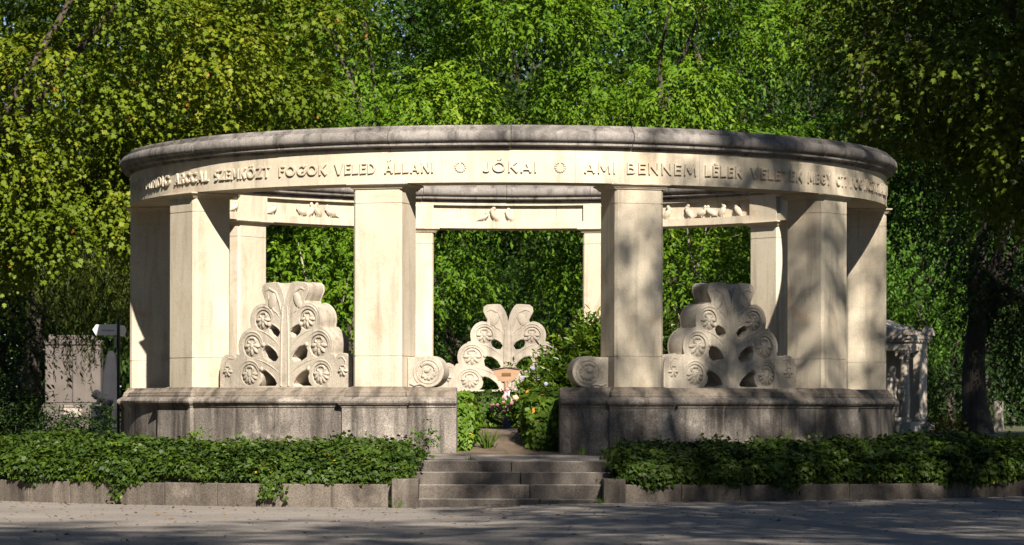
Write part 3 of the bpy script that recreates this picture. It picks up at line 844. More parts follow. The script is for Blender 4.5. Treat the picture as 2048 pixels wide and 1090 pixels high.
for k, (xa, xb) in enumerate(((-1.3, -.45), (-.445, .42), (.425, 1.4))):
    m_.add([(xa, YL + .425, zf - .003), (xb, YL + .425, zf - .003), (xb, -5.6, zb + .012), (xa, -5.6, zb + .012), (xa, YL + .425, .1), (xb, YL + .425, .1), (xb, -5.6, .1), (xa, -5.6, .1)],
           [(0, 1, 2, 3), (0, 4, 5, 1), (1, 5, 6, 2), (2, 6, 7, 3), (3, 7, 4, 0)])
tag(m_.build('pavement', M['tread']), kind='structure')

def kerb(th0, th1, label, ret):
    m_ = MB(); n = int(abs(th1 - th0) * 9.9 / 0.78); rr = random.Random(int(abs(th0) * 50))
    for i in range(n):
        a0 = th0 + (th1 - th0) * i / n; a1 = th0 + (th1 - th0) * (i + 1) / n
        g = 0.002 / 9.9 * (1 if a1 > a0 else -1); dr = rr.uniform(-.006, .006); dz = rr.uniform(-.008, .008)
        m_.revolve([(9.66 + dr, -.1), (9.90 + dr, -.1), (9.90 + dr, .30 + dz), (9.66 + dr, .30 + dz)], a0 + g, a1 - g, 2)
    x0, x1 = ret
    m_.box(min(x0, x1), max(x0, x1), -10.02, -9.2, -.1, .38)
    me = bevel_mesh(m_.mesh('low_wall'), 0.014, 2, 50)
    tag(link('low_wall', me, M['kerb']), label, 'low wall', 'low kerb walls edging the ivy beds')
kerb(rad(-78), rad(-8.6), 'low stone kerb wall holding the sunlit ivy bed beside the signpost', (-1.48, -1.14))
kerb(rad(78), rad(8.4), 'low stone kerb wall under the shaded ivy bed on the mausoleum side', (1.22, 1.50))

# ================================================================== ivy beds and shrubs
def sines(P, s, seed):
    r = np.random.default_rng(seed); v = np.zeros(len(P))
    for k in range(5):
        f = r.normal(0, 1, 3) * s * (1.5 ** k); v += np.sin(P @ f + r.uniform(0, 6)) / (1.35 ** k)
    return v / 2.5

def ivy_bed(seed, th0, th1, label, n, zt, mat, cut=None):
    rng = np.random.default_rng(seed)
    root = empty('ivy_hedge', (9.0 * math.sin((th0 + th1) / 2), -9.0 * math.cos((th0 + th1) / 2), 0.3), 0, label, 'hedge', 'clipped ivy beds either side of the steps')
    # profile path from the kerb up and over to the plinth
    path = np.array([(9.83, .29), (9.93, .39), (9.91, .57), (9.76, zt - .10), (9.52, zt), (9.0, zt + .01), (8.2, zt), (7.4, zt), (6.75, zt - .06), (6.55, zt - .2)])
    seg = np.linalg.norm(np.diff(path, axis=0), axis=1); wgt = seg.copy(); wgt[:4] *= 2.2
    cum = np.concatenate([[0], np.cumsum(wgt)]); cum /= cum[-1]
    def sample(m):
        u = rng.random(m); j = np.clip(np.searchsorted(cum, u) - 1, 0, len(seg) - 1)
        f = (u - cum[j]) / (cum[j + 1] - cum[j])
        rz = path[j] + (path[j + 1] - path[j]) * f[:, None]
        tg = (path[j + 1] - path[j]) / seg[j][:, None]
        nr = np.stack([tg[:, 1], -tg[:, 0]], 1)
        return rz, nr
    rz, nr = sample(n)
    end = rng.random(n) < 0.05                      # leaves on the end face by the steps
    th = th0 + (th1 - th0) * rng.random(n)
    rin = rng.uniform(6.6, 9.8, n); zin = rng.uniform(.35, zt, n)
    rz[end, 0] = rin[end]; rz[end, 1] = zin[end]
    sg = -1 if th1 < 0 else 1
    lim = np.arcsin((1.30 if sg < 0 else 1.42) / rz[:, 0]) * sg                # the bed ends square to the path
    th = th0 + (lim - th0) * (th - th0) / (th1 - th0)
    the = lim + rng.normal(0, .006, n); th[end] = the[end]
    P = np.stack([rz[:, 0] * np.sin(th), -rz[:, 0] * np.cos(th), rz[:, 1]], 1)
    Nn = np.stack([nr[:, 0] * np.sin(th), -nr[:, 0] * np.cos(th), nr[:, 1]], 1)
    Nn[end] = np.stack([np.cos(th), np.sin(th), 0 * th], 1)[end] * (1 if th1 < 0 else -1)
    disp = sines(P, 1.1, seed) * 0.085 + sines(P, 5.0, seed + 1) * 0.05 + rng.normal(0, .022, n)
    # a few trails hanging over the wall
    P = P + Nn * disp[:, None] * (1 + 0.6 * (rz[:, 1] > .6))[:, None]
    low = (rz[:, 1] < 0.42) & ~end
    P[low, 2] += (sines(P[low] * np.array([1, 1, 0]), 2.2, seed + 5)) * 0.055
    D = Nn * 0.35 + rng.normal(0, .5, (n, 3)) + np.array([0, 0, -.55])
    D[Nn[:, 2] > .7] += np.stack([np.sin(th), -np.cos(th), -.1 + 0 * th], 1)[Nn[:, 2] > .7] * 0.9
    N = Nn + rng.normal(0, .38, (n, 3)); N[:, 2] += .25
    S = rng.uniform(.042, .082, n)
    tint = np.clip(0.40 + 0.22 * sines(P, 2.4, seed + 2) + rng.normal(0, .18, n), 0, .9); tint[rng.random(n) < .0025] = 1
    # a few long sprays that break the flat top, and trails down the kerb
    ex = []
    for _ in range(130):
        j = rng.integers(0, n)
        if rz[j, 1] < zt - .15: continue
        h = rng.uniform(.05, .20); q = P[j]
        for t in np.linspace(0, 1, 7): ex.append((q + np.array([rng.normal(0, .03), rng.normal(0, .03), h * t]), .05 * rng.uniform(.7, 1.2)))
    if len(ex):
        eP = np.array([e[0] for e in ex]); m = len(eP)
        P = np.concatenate([P, eP]); D = np.concatenate([D, rng.normal(0, .6, (m, 3))]); N = np.concatenate([N, rng.normal(0, .5, (m, 3)) + np.array([0, -.3, .6])])
        S = np.concatenate([S, np.array([e[1] for e in ex])]); tint = np.concatenate([tint, rng.uniform(.3, .85, m)])
    link('foliage', leaf_mesh('foliage', P - np.array(root.location), D, N, S, T_IVY, tint, mat), mat, root)
    c = MB(); pr = [(r_ - .10 if r_ > 8 else r_, z_ - .10) for r_, z_ in path] + [(6.6, .25), (9.6, .25)]  # solid dark core, added inside the leaves to block light
    c.revolve(pr, th0, math.asin(1.38 / 6.55) * sg, 30)
    me = c.mesh('stems_or_core'); me.transform(Matrix.Translation(-root.location))
    link('stems_or_core', me, M['stems_or_core'], root)
    return root
M['stems_or_core'] = simple('dark_core_fill', (0.022, 0.026, 0.012), 1.0, 0, 0.5, 12, 0.05)  # dark fill for the solid cores added inside the ivy to block light
ivy_bed(11, rad(-72), rad(-9.4), 'low ivy hedge in full sun with hanging trails, beside the signpost', 62000, .715, L['ivy'])
ivy_bed(12, rad(72), rad(9.8), 'low ivy hedge lying in deep tree shade, on the mausoleum side', 62000, .735, L['ivy'])

def ivy_block(seed, x0, x1, y0, y1, z0, z1, n, label, mat, group=None, leaf=.085):
    rng = np.random.default_rng(seed)
    root = empty('ivy_clump', ((x0 + x1) / 2, (y0 + y1) / 2, z0), 0, label, 'ivy', group)
    c = np.array([(x0 + x1) / 2, (y0 + y1) / 2, (z0 + z1) / 2]); h = np.array([(x1 - x0) / 2, (y1 - y0) / 2, (z1 - z0) / 2])
    d = sphere_dirs(rng, n); d = d / np.max(np.abs(d), axis=1, keepdims=True)        # onto a box
    d = np.sign(d) * np.abs(d) ** 1.0; rnd = nrm(d) * 1.15
    q = np.clip(d * .6 + rnd * .4, -1, 1)
    Nn = nrm(np.where(np.abs(d) > .93, np.sign(d), 0) + d * .25)
    P = c + q * h + Nn * (sines(q * h + c, 3.2, seed) * .07 + rng.normal(0, .03, n))[:, None]
    P[:, 2] = np.maximum(P[:, 2], z0 + .02)
    D = Nn * .35 + rng.normal(0, .4, (n, 3)) + np.array([0, -.1, -.7]); N = Nn + rng.normal(0, .35, (n, 3)); N[:, 2] += .3
    tint = np.clip(.42 + .25 * sines(P, 3, seed + 2) + rng.normal(0, .17, n), 0, .9); tint[rng.random(n) < .015] = 1
    link('foliage', leaf_mesh('foliage', P - np.array(root.location), D, N, rng.uniform(.7, 1.25, n) * leaf, T_IVY, tint, mat), mat, root)
    m_ = MB(); m_.rects([(-h[0] * .8, h[0] * .8, -h[1] * .85, h[1] * .85, -.1), (-h[0] * .8, h[0] * .8, -h[1] * .85, h[1] * .85, (z1 - z0) * .8), (-h[0] * .5, h[0] * .5, -h[1] * .6, h[1] * .6, (z1 - z0) * .9)])  # added solid core that keeps light from passing through the clump
    m_.build('stems_or_core', M['stems_or_core'], root)
    return root
G_IVY = 'ivy clumps inside the colonnade'
ivy_block(21, -.90, -.50, -5.15, -3.6, .66, 1.42, 2600, 'ivy clump with orange leaves just inside the entrance', L['ivy_bright'], G_IVY)
ivy_block(22, .27, .86, -5.2, -2.6, .66, 1.50, 4600, 'tall square ivy clump spilling by the entrance beside the laurel', L['ivy_bright'], G_IVY)
ivy_block(23, -1.4, 1.2, 2.6, 3.5, .80, 1.46, 5200, 'dark low ivy bank under the back carved screen', L['ivy'], G_IVY)

def shrub(name, seed, base, c, r, n, cr, per, k, leaf, tmpl, mat, label, cat, spray=.3, droop=.2, hang=.1, stems_or_core=7, group=None):
    rng = np.random.default_rng(seed)
    root = empty(name, base, 0, label, cat, group)
    cl = crown_clumps(rng, c, r, n, cr)
    m_ = MB()
    for j in rng.permutation(len(cl))[:stems_or_core]:
        m_.tube(bent((rng.normal(0, .08), rng.normal(0, .08), -.08), cl[j][0], rng, 6, .08), [.022 * (1 - .7 * i / 6) for i in range(7)], 6)
    m_.build('stems_or_core', M['bark'], root, 60)
    link('foliage', crown_mesh('foliage', rng, cl, (c[0], c[1], c[2] - r[2]), per, k, leaf, tmpl, mat, spray, droop, hang, .9), mat, root)
    return root
shrub('laurel_shrub', 31, (1.85, 1.9, .9), (0, 0, .82), (1.1, 1.0, .76), 52, .42, 600, 9, .125, T_LAUREL, L['laurel'], 'big glossy laurel shrub standing inside the colonnade', 'shrub', .3, -.15, -.15, 12)
sh = shrub('flowering_shrub', 32, (.32, .9, .92), (0, 0, .50), (.28, .26, .48), 16, .2, 560, 7, .075, T_OVATE, L['hibiscus'], 'slender leafy shrub with pale lilac blossoms before the carved screen', 'shrub', .2, .1, .1, 6)
rr = random.Random(3)
for x, z in ((.42, .75), (.33, .50), (.52, .62), (.12, 1.0), (.40, .44), (-.12, .85), (.62, .3)):
    m_ = MB()
    for j in range(6):
        t = TH2 * j / 6; m_.ball((.018 * math.cos(t), -.01, .018 * math.sin(t)), (.017, .008, .013), 8, 5, Matrix.Rotation(-t, 3, 'Y'))
    m_.ball((0, -.018, 0), .01, 6, 5)
    m_.build('blossom', M['petal_lilac'], sh, 60, (x * .7, -.30 + rr.uniform(-.05, .05), z), (rr.uniform(-.4, .2), 0, rr.uniform(-.5, .5)))

def sprig(name, seed, base, h, lean, label, leaf=.06, n=3, tmpl=T_OVATE, mat=None, cat='plant', group=None):
    rng = np.random.default_rng(seed); root = empty(name, base, 0, label, cat, group); m_ = MB(); Os, Us, Ls = [], [], []
    for i in range(n):
        e = Vector((lean + rng.normal(0, .3), rng.normal(-.1, .2), 1)).normalized() * h * rng.uniform(.6, 1)
        pts = bent((0, 0, -.05), e, rng, 6, .08); m_.tube(pts, [.006 * (1 - .6 * i_ / 6) for i_ in range(7)], 5)
        for j in range(2, 7):
            for _ in range(2):
                Os.append(np.array(pts[j])); Us.append(nrm(np.array([[rng.normal(lean, .8), rng.normal(-.2, .5), .25]]))[0]); Ls.append(.16)
    m_.build('stem', M['bark'], root, 60)
    P, D, N, S = sprays(rng, np.array(Os), np.array(Us), np.array(Ls), 5, leaf, .3, .2)
    link('leaves', leaf_mesh('leaves', P, D, N, S, tmpl, np.clip(rng.normal(.5, .2, len(P)), 0, .9), mat or L['hibiscus']), None, root)
    return root
GS = 'seedlings growing out of the ivy'
sprig('young_shrub', 41, (-1.25, -8.4, .45), .78, .3, 'leafy young shrub leaning over the steps at the end of the sunny hedge', .075, 5, T_OVATE, L['ash2'])
sprig('seedling', 42, (-4.25, -7.2, .66), .34, .1, 'larger pale seedling poking out of the sunny ivy against the plinth', .06, 3, T_OVATE, L['ash'], 'seedling', GS)
sprig('seedling', 43, (-3.6, -7.2, .66), .26, .1, 'smaller thin seedling in the sunny ivy nearer the steps', .045, 2, T_OVATE, L['ash'], 'seedling', GS)
# ivy trails hanging over the kerb
def trail(seed, th, ln, wd, label):
    rng = np.random.default_rng(seed); n = int(260 * ln * wd / .1)
    root = empty('ivy_trail', (9.93 * math.sin(th), -9.93 * math.cos(th), .30), th, label, 'ivy', 'ivy trails hanging over the sunny kerb')
    m_ = MB(); P = []
    for s_ in range(4):
        pts = bent((rng.normal(0, wd * .3), .02, .06), (rng.normal(0, wd * .6), -.02 - .02 * s_, -ln * rng.uniform(.5, 1)), rng, 5, .08)
        m_.tube(pts, [.005] * 6, 5)
        for p in pts: P += [np.array(p) + rng.normal(0, .03, 3) * np.array([1.6, .4, 1]) for _ in range(max(3, n // 24))]
    P = np.array(P); P[:, 1] = np.minimum(P[:, 1], .0); k = len(P)
    P[:, 2] = np.maximum(P[:, 2], -.27)
    m_.build('stem', M['bark'], root, 60)
    link('leaves', leaf_mesh('leaves', P, rng.normal(0, .5, (k, 3)) + np.array([0, -.2, -.7]), rng.normal(0, .3, (k, 3)) + np.array([0, -1, .3]), rng.uniform(.04, .08, k), T_IVY, np.clip(rng.normal(.45, .2, k), 0, .9), L['ivy']), None, root)
trail(51, px_to_th(546, 9.9), .24, .2, 'broad leafy ivy trail hanging over the sunny kerb near the steps')
trail(52, px_to_th(235, 9.9), .20, .05, 'thin ivy trail hanging down the sunny kerb below the signpost')
# weeds
def grass_tuft(seed, x, y, z, n, h, label):
    rng = np.random.default_rng(seed); P = np.stack([rng.normal(0, .03, n), rng.normal(0, .03, n), np.full(n, -.01)], 1)
    D = np.stack([rng.normal(0, .45, n), rng.normal(0, .45, n), np.ones(n)], 1)
    me = leaf_mesh('grass_tuft', P, D, rng.normal(0, 1, (n, 3)), h * rng.uniform(.5, 1.1, n), T_BLADE, np.clip(rng.normal(.5, .2, n), 0, .9), L['grass'])
    tag(link('grass_tuft', me, None, None, (x, y, z)), label, 'grass tuft', 'grass tufts at the entrance')
grass_tuft(61, -.28, -4.9, .70, 60, .36, 'tall loose grass tuft beside the orange-leaved ivy clump')
grass_tuft(62, 1.02, -7.0, .66, 40, .14, 'short grass tuft at the foot of the shaded plinth end')
grass_tuft(63, -.5, -8.30, Z(-.1203) - .02, 60, .10, 'small weed tuft in the top step joint')
grass_tuft(64, .42, -8.6, Z(-.1441) - .02, 60, .08, 'tiny weed tuft on the middle of the second step')
grass_tuft(65, -1.42, -10.0, .02, 50, .17, 'weed tuft at the foot of the sunny cheek block')
grass_tuft(66, 1.20, -9.98, .05, 60, .15, 'weed tuft at the foot of the shaded cheek block')
grass_tuft(67, 0.0, -6.2, .66, 18, .07, 'tiny weed in the paving before the entrance')

# ================================================================== memorial board with ribbons and flowers
bp = empty('memorial_board', (-.03, .6, .95), 0, 'boat shaped wooden memorial board with small plaque on a post', 'memorial')
def brd():
    s = 49.92 / FPX / 5.45
    pts = [(230, 222), (300, 207), (390, 195), (470, 204), (548, 216), (528, 256), (498, 292), (468, 326), (438, 345), (322, 345), (298, 320), (276, 286), (250, 252)]
    P2 = [((x - 390) * s, EYE + (812 - (700 + y / 5.45)) / FPX * 49.92 - .95) for x, y in pts]
    m_ = MB(); m_.polys([[(x, -.03, z) for x, z in P2], [(x, .03, z) for x, z in P2]])
    m_.box(-.225, -.0, -.05, .05, P2[2][1] - .012, P2[2][1] + .006, None) if False else None
    return m_
brd().build('board', M['wood'], bp)
m_ = MB(); s_ = 49.92 / FPX / 5.45
zb_ = lambda y: EYE + (812 - (700 + y / 5.45)) / FPX * 49.92 - .95
m_.box(-48 * s_, 52 * s_, -.042, -.031, zb_(282), zb_(249)); m_.build('plaque', M['brass'], bp)
rf = MB(); rf.polys([[(x * s_, y, z) for x, z in ((-164, zb_(222) + .003), (0, zb_(195) + .003), (162, zb_(216) + .003), (162, zb_(216) + .016), (0, zb_(195) + .018), (-164, zb_(222) + .016))] for y in (-.05, .05)])
rf.build('cap_strip', M['bark'], bp)
m_ = MB(); m_.tube([(0, 0, -.15), (0, 0, .25), (0, 0, zb_(350))], [.034, .034, .034], 10); m_.build('post', M['wood'], bp)
rbn = empty('ribbon', (-.03, .54, 1.50), 0, 'knotted pink and white ribbons hanging from the memorial post', 'ribbon')
rng = np.random.default_rng(5)
def strip(m_, x0, x1, z0, z1, w):
    L_ = []
    for i in range(9):
        t = i / 8; x = x0 + (x1 - x0) * t + .012 * math.sin(t * 9 + x0 * 40); y = -.005 - .02 * math.sin(t * 7 + x1 * 60)
        z = z0 + (z1 - z0) * t; L_.append([(x - w, y - .002, z), (x + w, y - .006, z), (x + w, y + .002, z), (x - w, y + .004, z)])
    m_.polys(L_)
for k, mt in enumerate(('ribbon', 'ribbon_white', 'ribbon', 'ribbon_green', 'ribbon_white')):
    m_ = MB(); strip(m_, -.02 + .012 * k, -.05 + .035 * k, .06, -.10 - .04 * (k % 3), .014)
    if k == 0: m_.ball((.02, -.01, .08), (.035, .025, .03), 8, 6)
    m_.build('ribbon_tail' if k else 'ribbon_knot', M[mt], rbn, 60)
fb = empty('flower_arrangement', (-.05, .25, .98), 0, 'pink flower arrangement with one peach rose under the memorial board', 'flowers')
rng = np.random.default_rng(77)
n = 700; d = sphere_dirs(rng, n); P = np.stack([d[:, 0] * .24 - .02, d[:, 1] * .16, .22 + d[:, 2] * .17], 1) * np.array([1, 1, 1])
link('foliage', leaf_mesh('foliage', P, d + rng.normal(0, .4, (n, 3)), rng.normal(0, .5, (n, 3)) + np.array([0, -.5, .6]), rng.uniform(.05, .09, n), T_OVATE, np.clip(rng.normal(.4, .2, n), 0, .9), L['ash2']), None, fb)
for k in range(16):
    a = rng.uniform(0, TH2); rr_ = rng.uniform(0, 1) ** .5
    x, z = -.05 + .20 * rr_ * math.cos(a), .28 + .17 * rr_ * math.sin(a)
    m_ = MB()
    for j in range(5):
        t = TH2 * j / 5; m_.ball((.016 * math.cos(t), 0, .016 * math.sin(t)), (.016, .014, .012), 7, 5, Matrix.Rotation(-t, 3, 'Y'))
    m_.ball((0, -.008, 0), .012, 7, 5)
    m_.build('blossom', M['petal_pink'], fb, 60, (x, -.19 + rng.normal(0, .02), z))
m_ = MB()
for j in range(3):
    for i in range(5):
        t = TH2 * i / 5 + j * .6; r_ = .034 - j * .010
        m_.ball((r_ * math.cos(t), -.012 * j, r_ * math.sin(t)), (.022, .02, .02), 8, 6)
m_.build('rose', M['petal_peach'], fb, 60, (.17, -.16, .46))
pt = MB(); pt.lathe([(.058, 0), (.075, .10), (.082, .10), (.082, .125), (.072, .125), (.066, .10)], n=20)
tag(pt.build('flower_pot', M['pot'], None, 40, (-.02, -.25, .965)), 'grey blue flower pot on the soil below the pink flowers', 'flower pot')
ed = MB(); ed.tube([at(978, 864, -1.6), at(1000, 863, -1.7), at(1020, 860, -1.7), at(1034, 857, -1.6)], [.012] * 4, 6)
tag(ed.build('garden_edging', M['hose'], None, 60), 'thin black edging strip curving over the soil by the pot', 'edging')

# ================================================================== signpost
sp = empty('signpost', at(236.5, 812, 3.0).to_3d() * 1.0, 0, 'black signpost with white arrow board beside the left end of the colonnade', 'signpost')
sp["label"] = 'black post carrying a white arrow sign with street lettering'
sp.location.z = 0.62
ks = (3.0 - CAMY) / FPX
zz = lambda py: EYE + (812 - py) * ks - .62
m_ = MB(); m_.tube([(0, 0, -.2), (0, 0, zz(644))], [.028, .028], 12); m_.ball((0, 0, zz(642)), .032, 10, 8); m_.build('post', M['black_metal'], sp, 50)
m_ = MB(); x0, x1, x2 = (185 - 236.5) * ks, (192 - 236.5) * ks, (233.5 - 236.5) * ks
pts = [(x0, zz(661)), (x1, zz(651)), (x2, zz(650)), (x2, zz(672)), (x1, zz(672.5))]
m_.polys([[(x, -.016, z) for x, z in pts], [(x, .016, z) for x, z in pts]]); ab = m_.build('arrow_board', M['sign_white'], sp)
me = text_mesh("Ady Endre út", 0.01); co = np.empty(len(me.vertices) * 3); me.vertices.foreach_get("co", co); co = co.reshape(-1, 3)
sc_ = (228 - 203) * ks / (co[:, 0].max() - co[:, 0].min())
co2 = np.stack([(203 - 236.5) * ks + co[:, 0] * sc_, -.0165 - .004 * (co[:, 2] + .01) / .02, zz(664) + co[:, 1] * sc_ * 1.15], 1)
me.vertices.foreach_set("co", co2.astype(np.float32).ravel()); me.update(); link('lettering', me, M['lettering'], ab)
m_ = MB(); m_.polys([[(x, y + x * 1.5, z) for x, z in ((.01, zz(652)), (.085, zz(652)), (.115, zz(662)), (.085, zz(674)), (.01, zz(674)))] for y in (-.014, .014)]); m_.build('side_board', M['sign_white'], sp)
m_ = MB(); m_.box(-.062, -.028, -.03, .03, zz(697), zz(675)); m_.build('small_plate', M['sign_grey'], sp)

# ================================================================== tombs behind
YT = 40.0
k_ = (YT - CAMY) / FPX
wt = empty('wall_tomb', (at(146, 812, YT).x, YT, .60), 0, 'pale square wall tomb half hidden behind hanging willow strands', 'tomb')
X = lambda p: (p - 146) * k_
zt_ = lambda p: EYE + (812 - p) * k_ - .60
def bx(x0, x1, y0, y1, z0, z1, bev=.02):
    m__ = MB(); m__.box(x0, x1, y0, y1, z0, z1); return bevel_mesh(m__.mesh('block'), bev, 1)
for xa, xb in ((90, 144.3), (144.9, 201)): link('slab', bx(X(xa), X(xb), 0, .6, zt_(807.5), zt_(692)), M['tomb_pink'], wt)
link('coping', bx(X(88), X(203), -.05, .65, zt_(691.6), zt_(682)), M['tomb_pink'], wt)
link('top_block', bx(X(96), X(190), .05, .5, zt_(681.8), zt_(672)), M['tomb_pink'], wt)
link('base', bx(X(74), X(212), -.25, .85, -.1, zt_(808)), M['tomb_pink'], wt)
link('plaque', bx(X(130), X(166), -.29, -.255, zt_(836), zt_(816), .008), M['tomb'], wt)
link('plaque_ledge', bx(X(128), X(168), -.33, -.292, zt_(815), zt_(813), .005), M['tomb'], wt)
# crouching statue on its pedestal
YQ = 34.0; kq = (YQ - CAMY) / FPX
q0 = at(203, 812, YQ)
pd = MB(); pd.rects([(-.24, .24, -.3, .3, -.1), (-.24, .24, -.3, .3, EYE + (812 - 818) * kq - .62), (-.28, .28, -.34, .34, EYE + (812 - 817) * kq - .62), (-.28, .28, -.34, .34, EYE + (812 - 813) * kq - .62)])
tag(pd.build('pedestal', M['grey_stone'], None, None, (q0.x, YQ, .62)), 'dark square grave pedestal beside the wall tomb', 'pedestal')
lm = MB(); z0 = EYE + (812 - 813) * kq
pts = [((.22, 0, .06)), (.14, 0, .16), (.02, 0, .20), (-.08, 0, .23)]
lm.tube(pts, [.09, .13, .13, .11], 14); lm.ball((.2, 0, .10), (.12, .14, .12), 12, 8); lm.ball((-.15, 0, .30), (.10, .10, .105), 12, 10); lm.ball((-.23, 0, .27), (.055, .06, .05), 10, 8)
lm.ball((-.13, 0, .29), (.12, .14, .14), 12, 8)
for s in (-1, 1):
    lm.tube([(-.06, s * .07, .18), (-.10, s * .08, .06), (-.25, s * .08, .03)], [.055, .045, .035], 8)
    lm.ball((.16, s * .12, .08), (.12, .05, .09), 10, 8); lm.tube([(.18, s * .14, .04), (.02, s * .14, .03)], [.04, .035], 8)
tag(lm.build('crouching_statue', M['dark_stone'], None, 60, (q0.x, YQ, z0 + .005)), 'dark crouching animal statue on the grave pedestal', 'statue')
hs = empty('tall_gravestone', (at(221, 812, 37).x, 37, .60), 0, 'tall rough grey gravestone behind the crouching statue', 'gravestone')
m_ = MB(); k3 = (37 - CAMY) / FPX; H = EYE + (812 - 703) * k3 - .60
m_.rects([(-.26, .24, -.2, .2, -.1), (-.25, .22, -.19, .18, H * .35), (-.2, .2, -.16, .15, H * .7), (-.12, .15, -.1, .1, H * .93), (-.05, .08, -.05, .05, H)])
link('stone', bevel_mesh(m_.mesh('stone'), .05, 2), M['dark_stone'], hs)  # dark stone chosen so the colour carries the shade on this gravestone
m_ = MB(); m_.box(-.36, .36, -.3, .3, -.1, .22); link('base', bevel_mesh(m_.mesh('base'), .02), M['grey_stone'], hs)

# --- mausoleum on the right, turned so that a corner faces us
YM = 36.0; km = (YM - CAMY) / FPX
mz = empty('mausoleum', (at(1816, 812, YM).x, YM, .60), rad(-38), 'small columned stone mausoleum with gabled roof and round corner ornaments', 'mausoleum')
h = lambda p: EYE + (812 - p) * km - .60
wF, wS = 2.6, 1.05          # local: corner at (0,0); front runs along -x, side along +y
def mpart(name, boxes, mat='tomb', bev=.012, smooth=None):
    m__ = MB()
    for b_ in boxes: m__.box(*b_)
    return link(name, bevel_mesh(m__.mesh(name), bev, 1), M[mat], mz)
mpart('base', [(-wF - .15, .15, -.15, wS + .15, -.1, h(842))])
mpart('pillar', [(-.22, -.003, wS - .42, wS, h(842), h(700))])
mpart('pillar', [(-wF, -wF + .22, wS - .42, wS, h(842), h(700))])
mpart('back_wall', [(-wF + .225, -.225, wS - .2, wS - .02, h(842), h(700))])
def column_m(x, y):
    m__ = MB(); zb0, zt0 = h(842), h(700); Hc = zt0 - zb0
    m__.lathe([(.19, 0), (.19, .06), (.16, .07), (.17, .10), (.135, .13), (.14, .5), (.12, Hc - .30), (.13, Hc - .29), (.12, Hc - .27), (.13, Hc - .2), (.16, Hc - .08), (.17, Hc - .07), (.17, Hc)], (0, 0, zb0), 20)
    c = m__.build('column', M['tomb'], mz, 40, (x, y, 0))
    m2 = MB(); m2.box(-.20, .20, -.20, .20, zt0 - .05, zt0 - .003)
    for sx in (-1, 1):
        for sy in (-1, 1): m2.ball((sx * .16, sy * .16, zt0 - .12), (.065, .065, .065), 10, 8)
    for j in range(8): m2.ball((.15 * math.cos(j * .785), .15 * math.sin(j * .785), zt0 - .2), (.04, .04, .055), 8, 6)
    m2.build('capital', M['tomb'], c, 50)
column_m(-.22, .20); column_m(-wF + .22, .20)
mpart('architrave', [(-wF, 0, 0, wS, h(699.8), h(683))])
mpart('cornice', [(-wF - .10, .10, -.10, wS + .10, h(676), h(670)), (-wF - .05, .05, -.05, wS + .05, h(682.8), h(676.2))])
m__ = MB()
for i in range(16): m__.box(-wF + .05 + i * .16, -wF + .13 + i * .16, -.085, -.052, h(679.5), h(676.4))
for i in range(6): m__.box(.052, .085, .05 + i * .16, .13 + i * .16, h(679.5), h(676.4))
m__.build('dentils', M['tomb'], mz)
m__ = MB(); zr = h(669.8); zp = h(643)
m__.polys([[(-wF - .08, y, zr), (.08, y, zr), (-wF / 2, y, zp + .12)] for y in (-.08, wS + .08)])
m__.build('gable_roof', M['tomb'], mz)
for (x, y) in ((.02, -.0), (.02, wS - .0), (-wF - .02, 0)):
    m__ = MB(); n_ = 16
    pr_ = [(.17 * math.cos(math.pi * i / n_), .02 + .26 * math.sin(math.pi * i / n_)) for i in range(n_ + 1)]
    m__.polys([[(0.075 * s, a_, b_ + zr) for a_, b_ in pr_] for s in (-1, 1)])
    m__.polys([[(a_, .075 * s, b_ * 1.004 + zr) for a_, b_ in pr_] for s in (-1, 1)])
    for (dx, dy) in ((.078, 0), (0, -.078)): m__.ball((dx, dy, zr + .13), (.05, .05, .07), 8, 6)
    link('corner_ornament', m__.mesh('corner_ornament', 30), M['tomb'], mz, (x, y, .004))
# statue inside
stt = empty('draped_statue', (0, 0, 0), rad(20), 'pale draped stone figure holding an urn inside the mausoleum', 'statue')
p = at(1786, 812, YM + .1); stt.location = (p.x, YM + .25, .60 + h(842))
zst = h(842)
m__ = MB(); m__.rects([(-.28, .28, -.22, .22, 0), (-.28, .28, -.22, .22, .12)]); m__.build('base', M['tomb'], stt)
def figure_mesh():
    me = bpy.data.meshes.new('body')
    V = [(0, 0, .95), (0, .0, 1.15), (0.0, -.02, 1.38), (0, -.02, 1.52), (.01, -.05, 1.62), (.01, -.06, 1.74),
         (-.17, -.02, 1.42), (-.24, -.06, 1.15), (-.18, -.20, .95), (.17, -.02, 1.42), (.26, -.06, 1.2), (.18, -.24, 1.06),
         (-.09, 0, .8), (-.11, -.04, .45), (-.11, 0, .12), (.09, 0, .8), (.10, -.01, .45), (.10, 0, .12)]
    E_ = [(0, 1), (1, 2), (2, 3), (3, 4), (4, 5), (2, 6), (6, 7), (7, 8), (2, 9), (9, 10), (10, 11), (0, 12), (12, 13), (13, 14), (0, 15), (15, 16), (16, 17)]
    Rr = [.17, .15, .17, .075, .085, .095, .085, .065, .045, .085, .065, .045, .16, .15, .15, .16, .15, .15]
    me.from_pydata(V, E_, []); o = bpy.data.objects.new('tmp', me); COL.objects.link(o)
    o.modifiers.new('s', 'SKIN'); o.modifiers.new('ss', 'SUBSURF').levels = 2
    for i, r in enumerate(Rr): me.skin_vertices[0].data[i].radius = (r, r * .85)
    me.skin_vertices[0].data[0].use_root = True
    dg = bpy.context.evaluated_depsgraph_get(); dg.update()
    out = bpy.data.meshes.new_from_object(o.evaluated_get(dg)); bpy.data.objects.remove(o)
    out.polygons.foreach_set("use_smooth", [True] * len(out.polygons)); return out
fg = link('body', figure_mesh(), M['tomb'], stt, (0, 0, .02)); fg.scale = (.8, .8, .8)
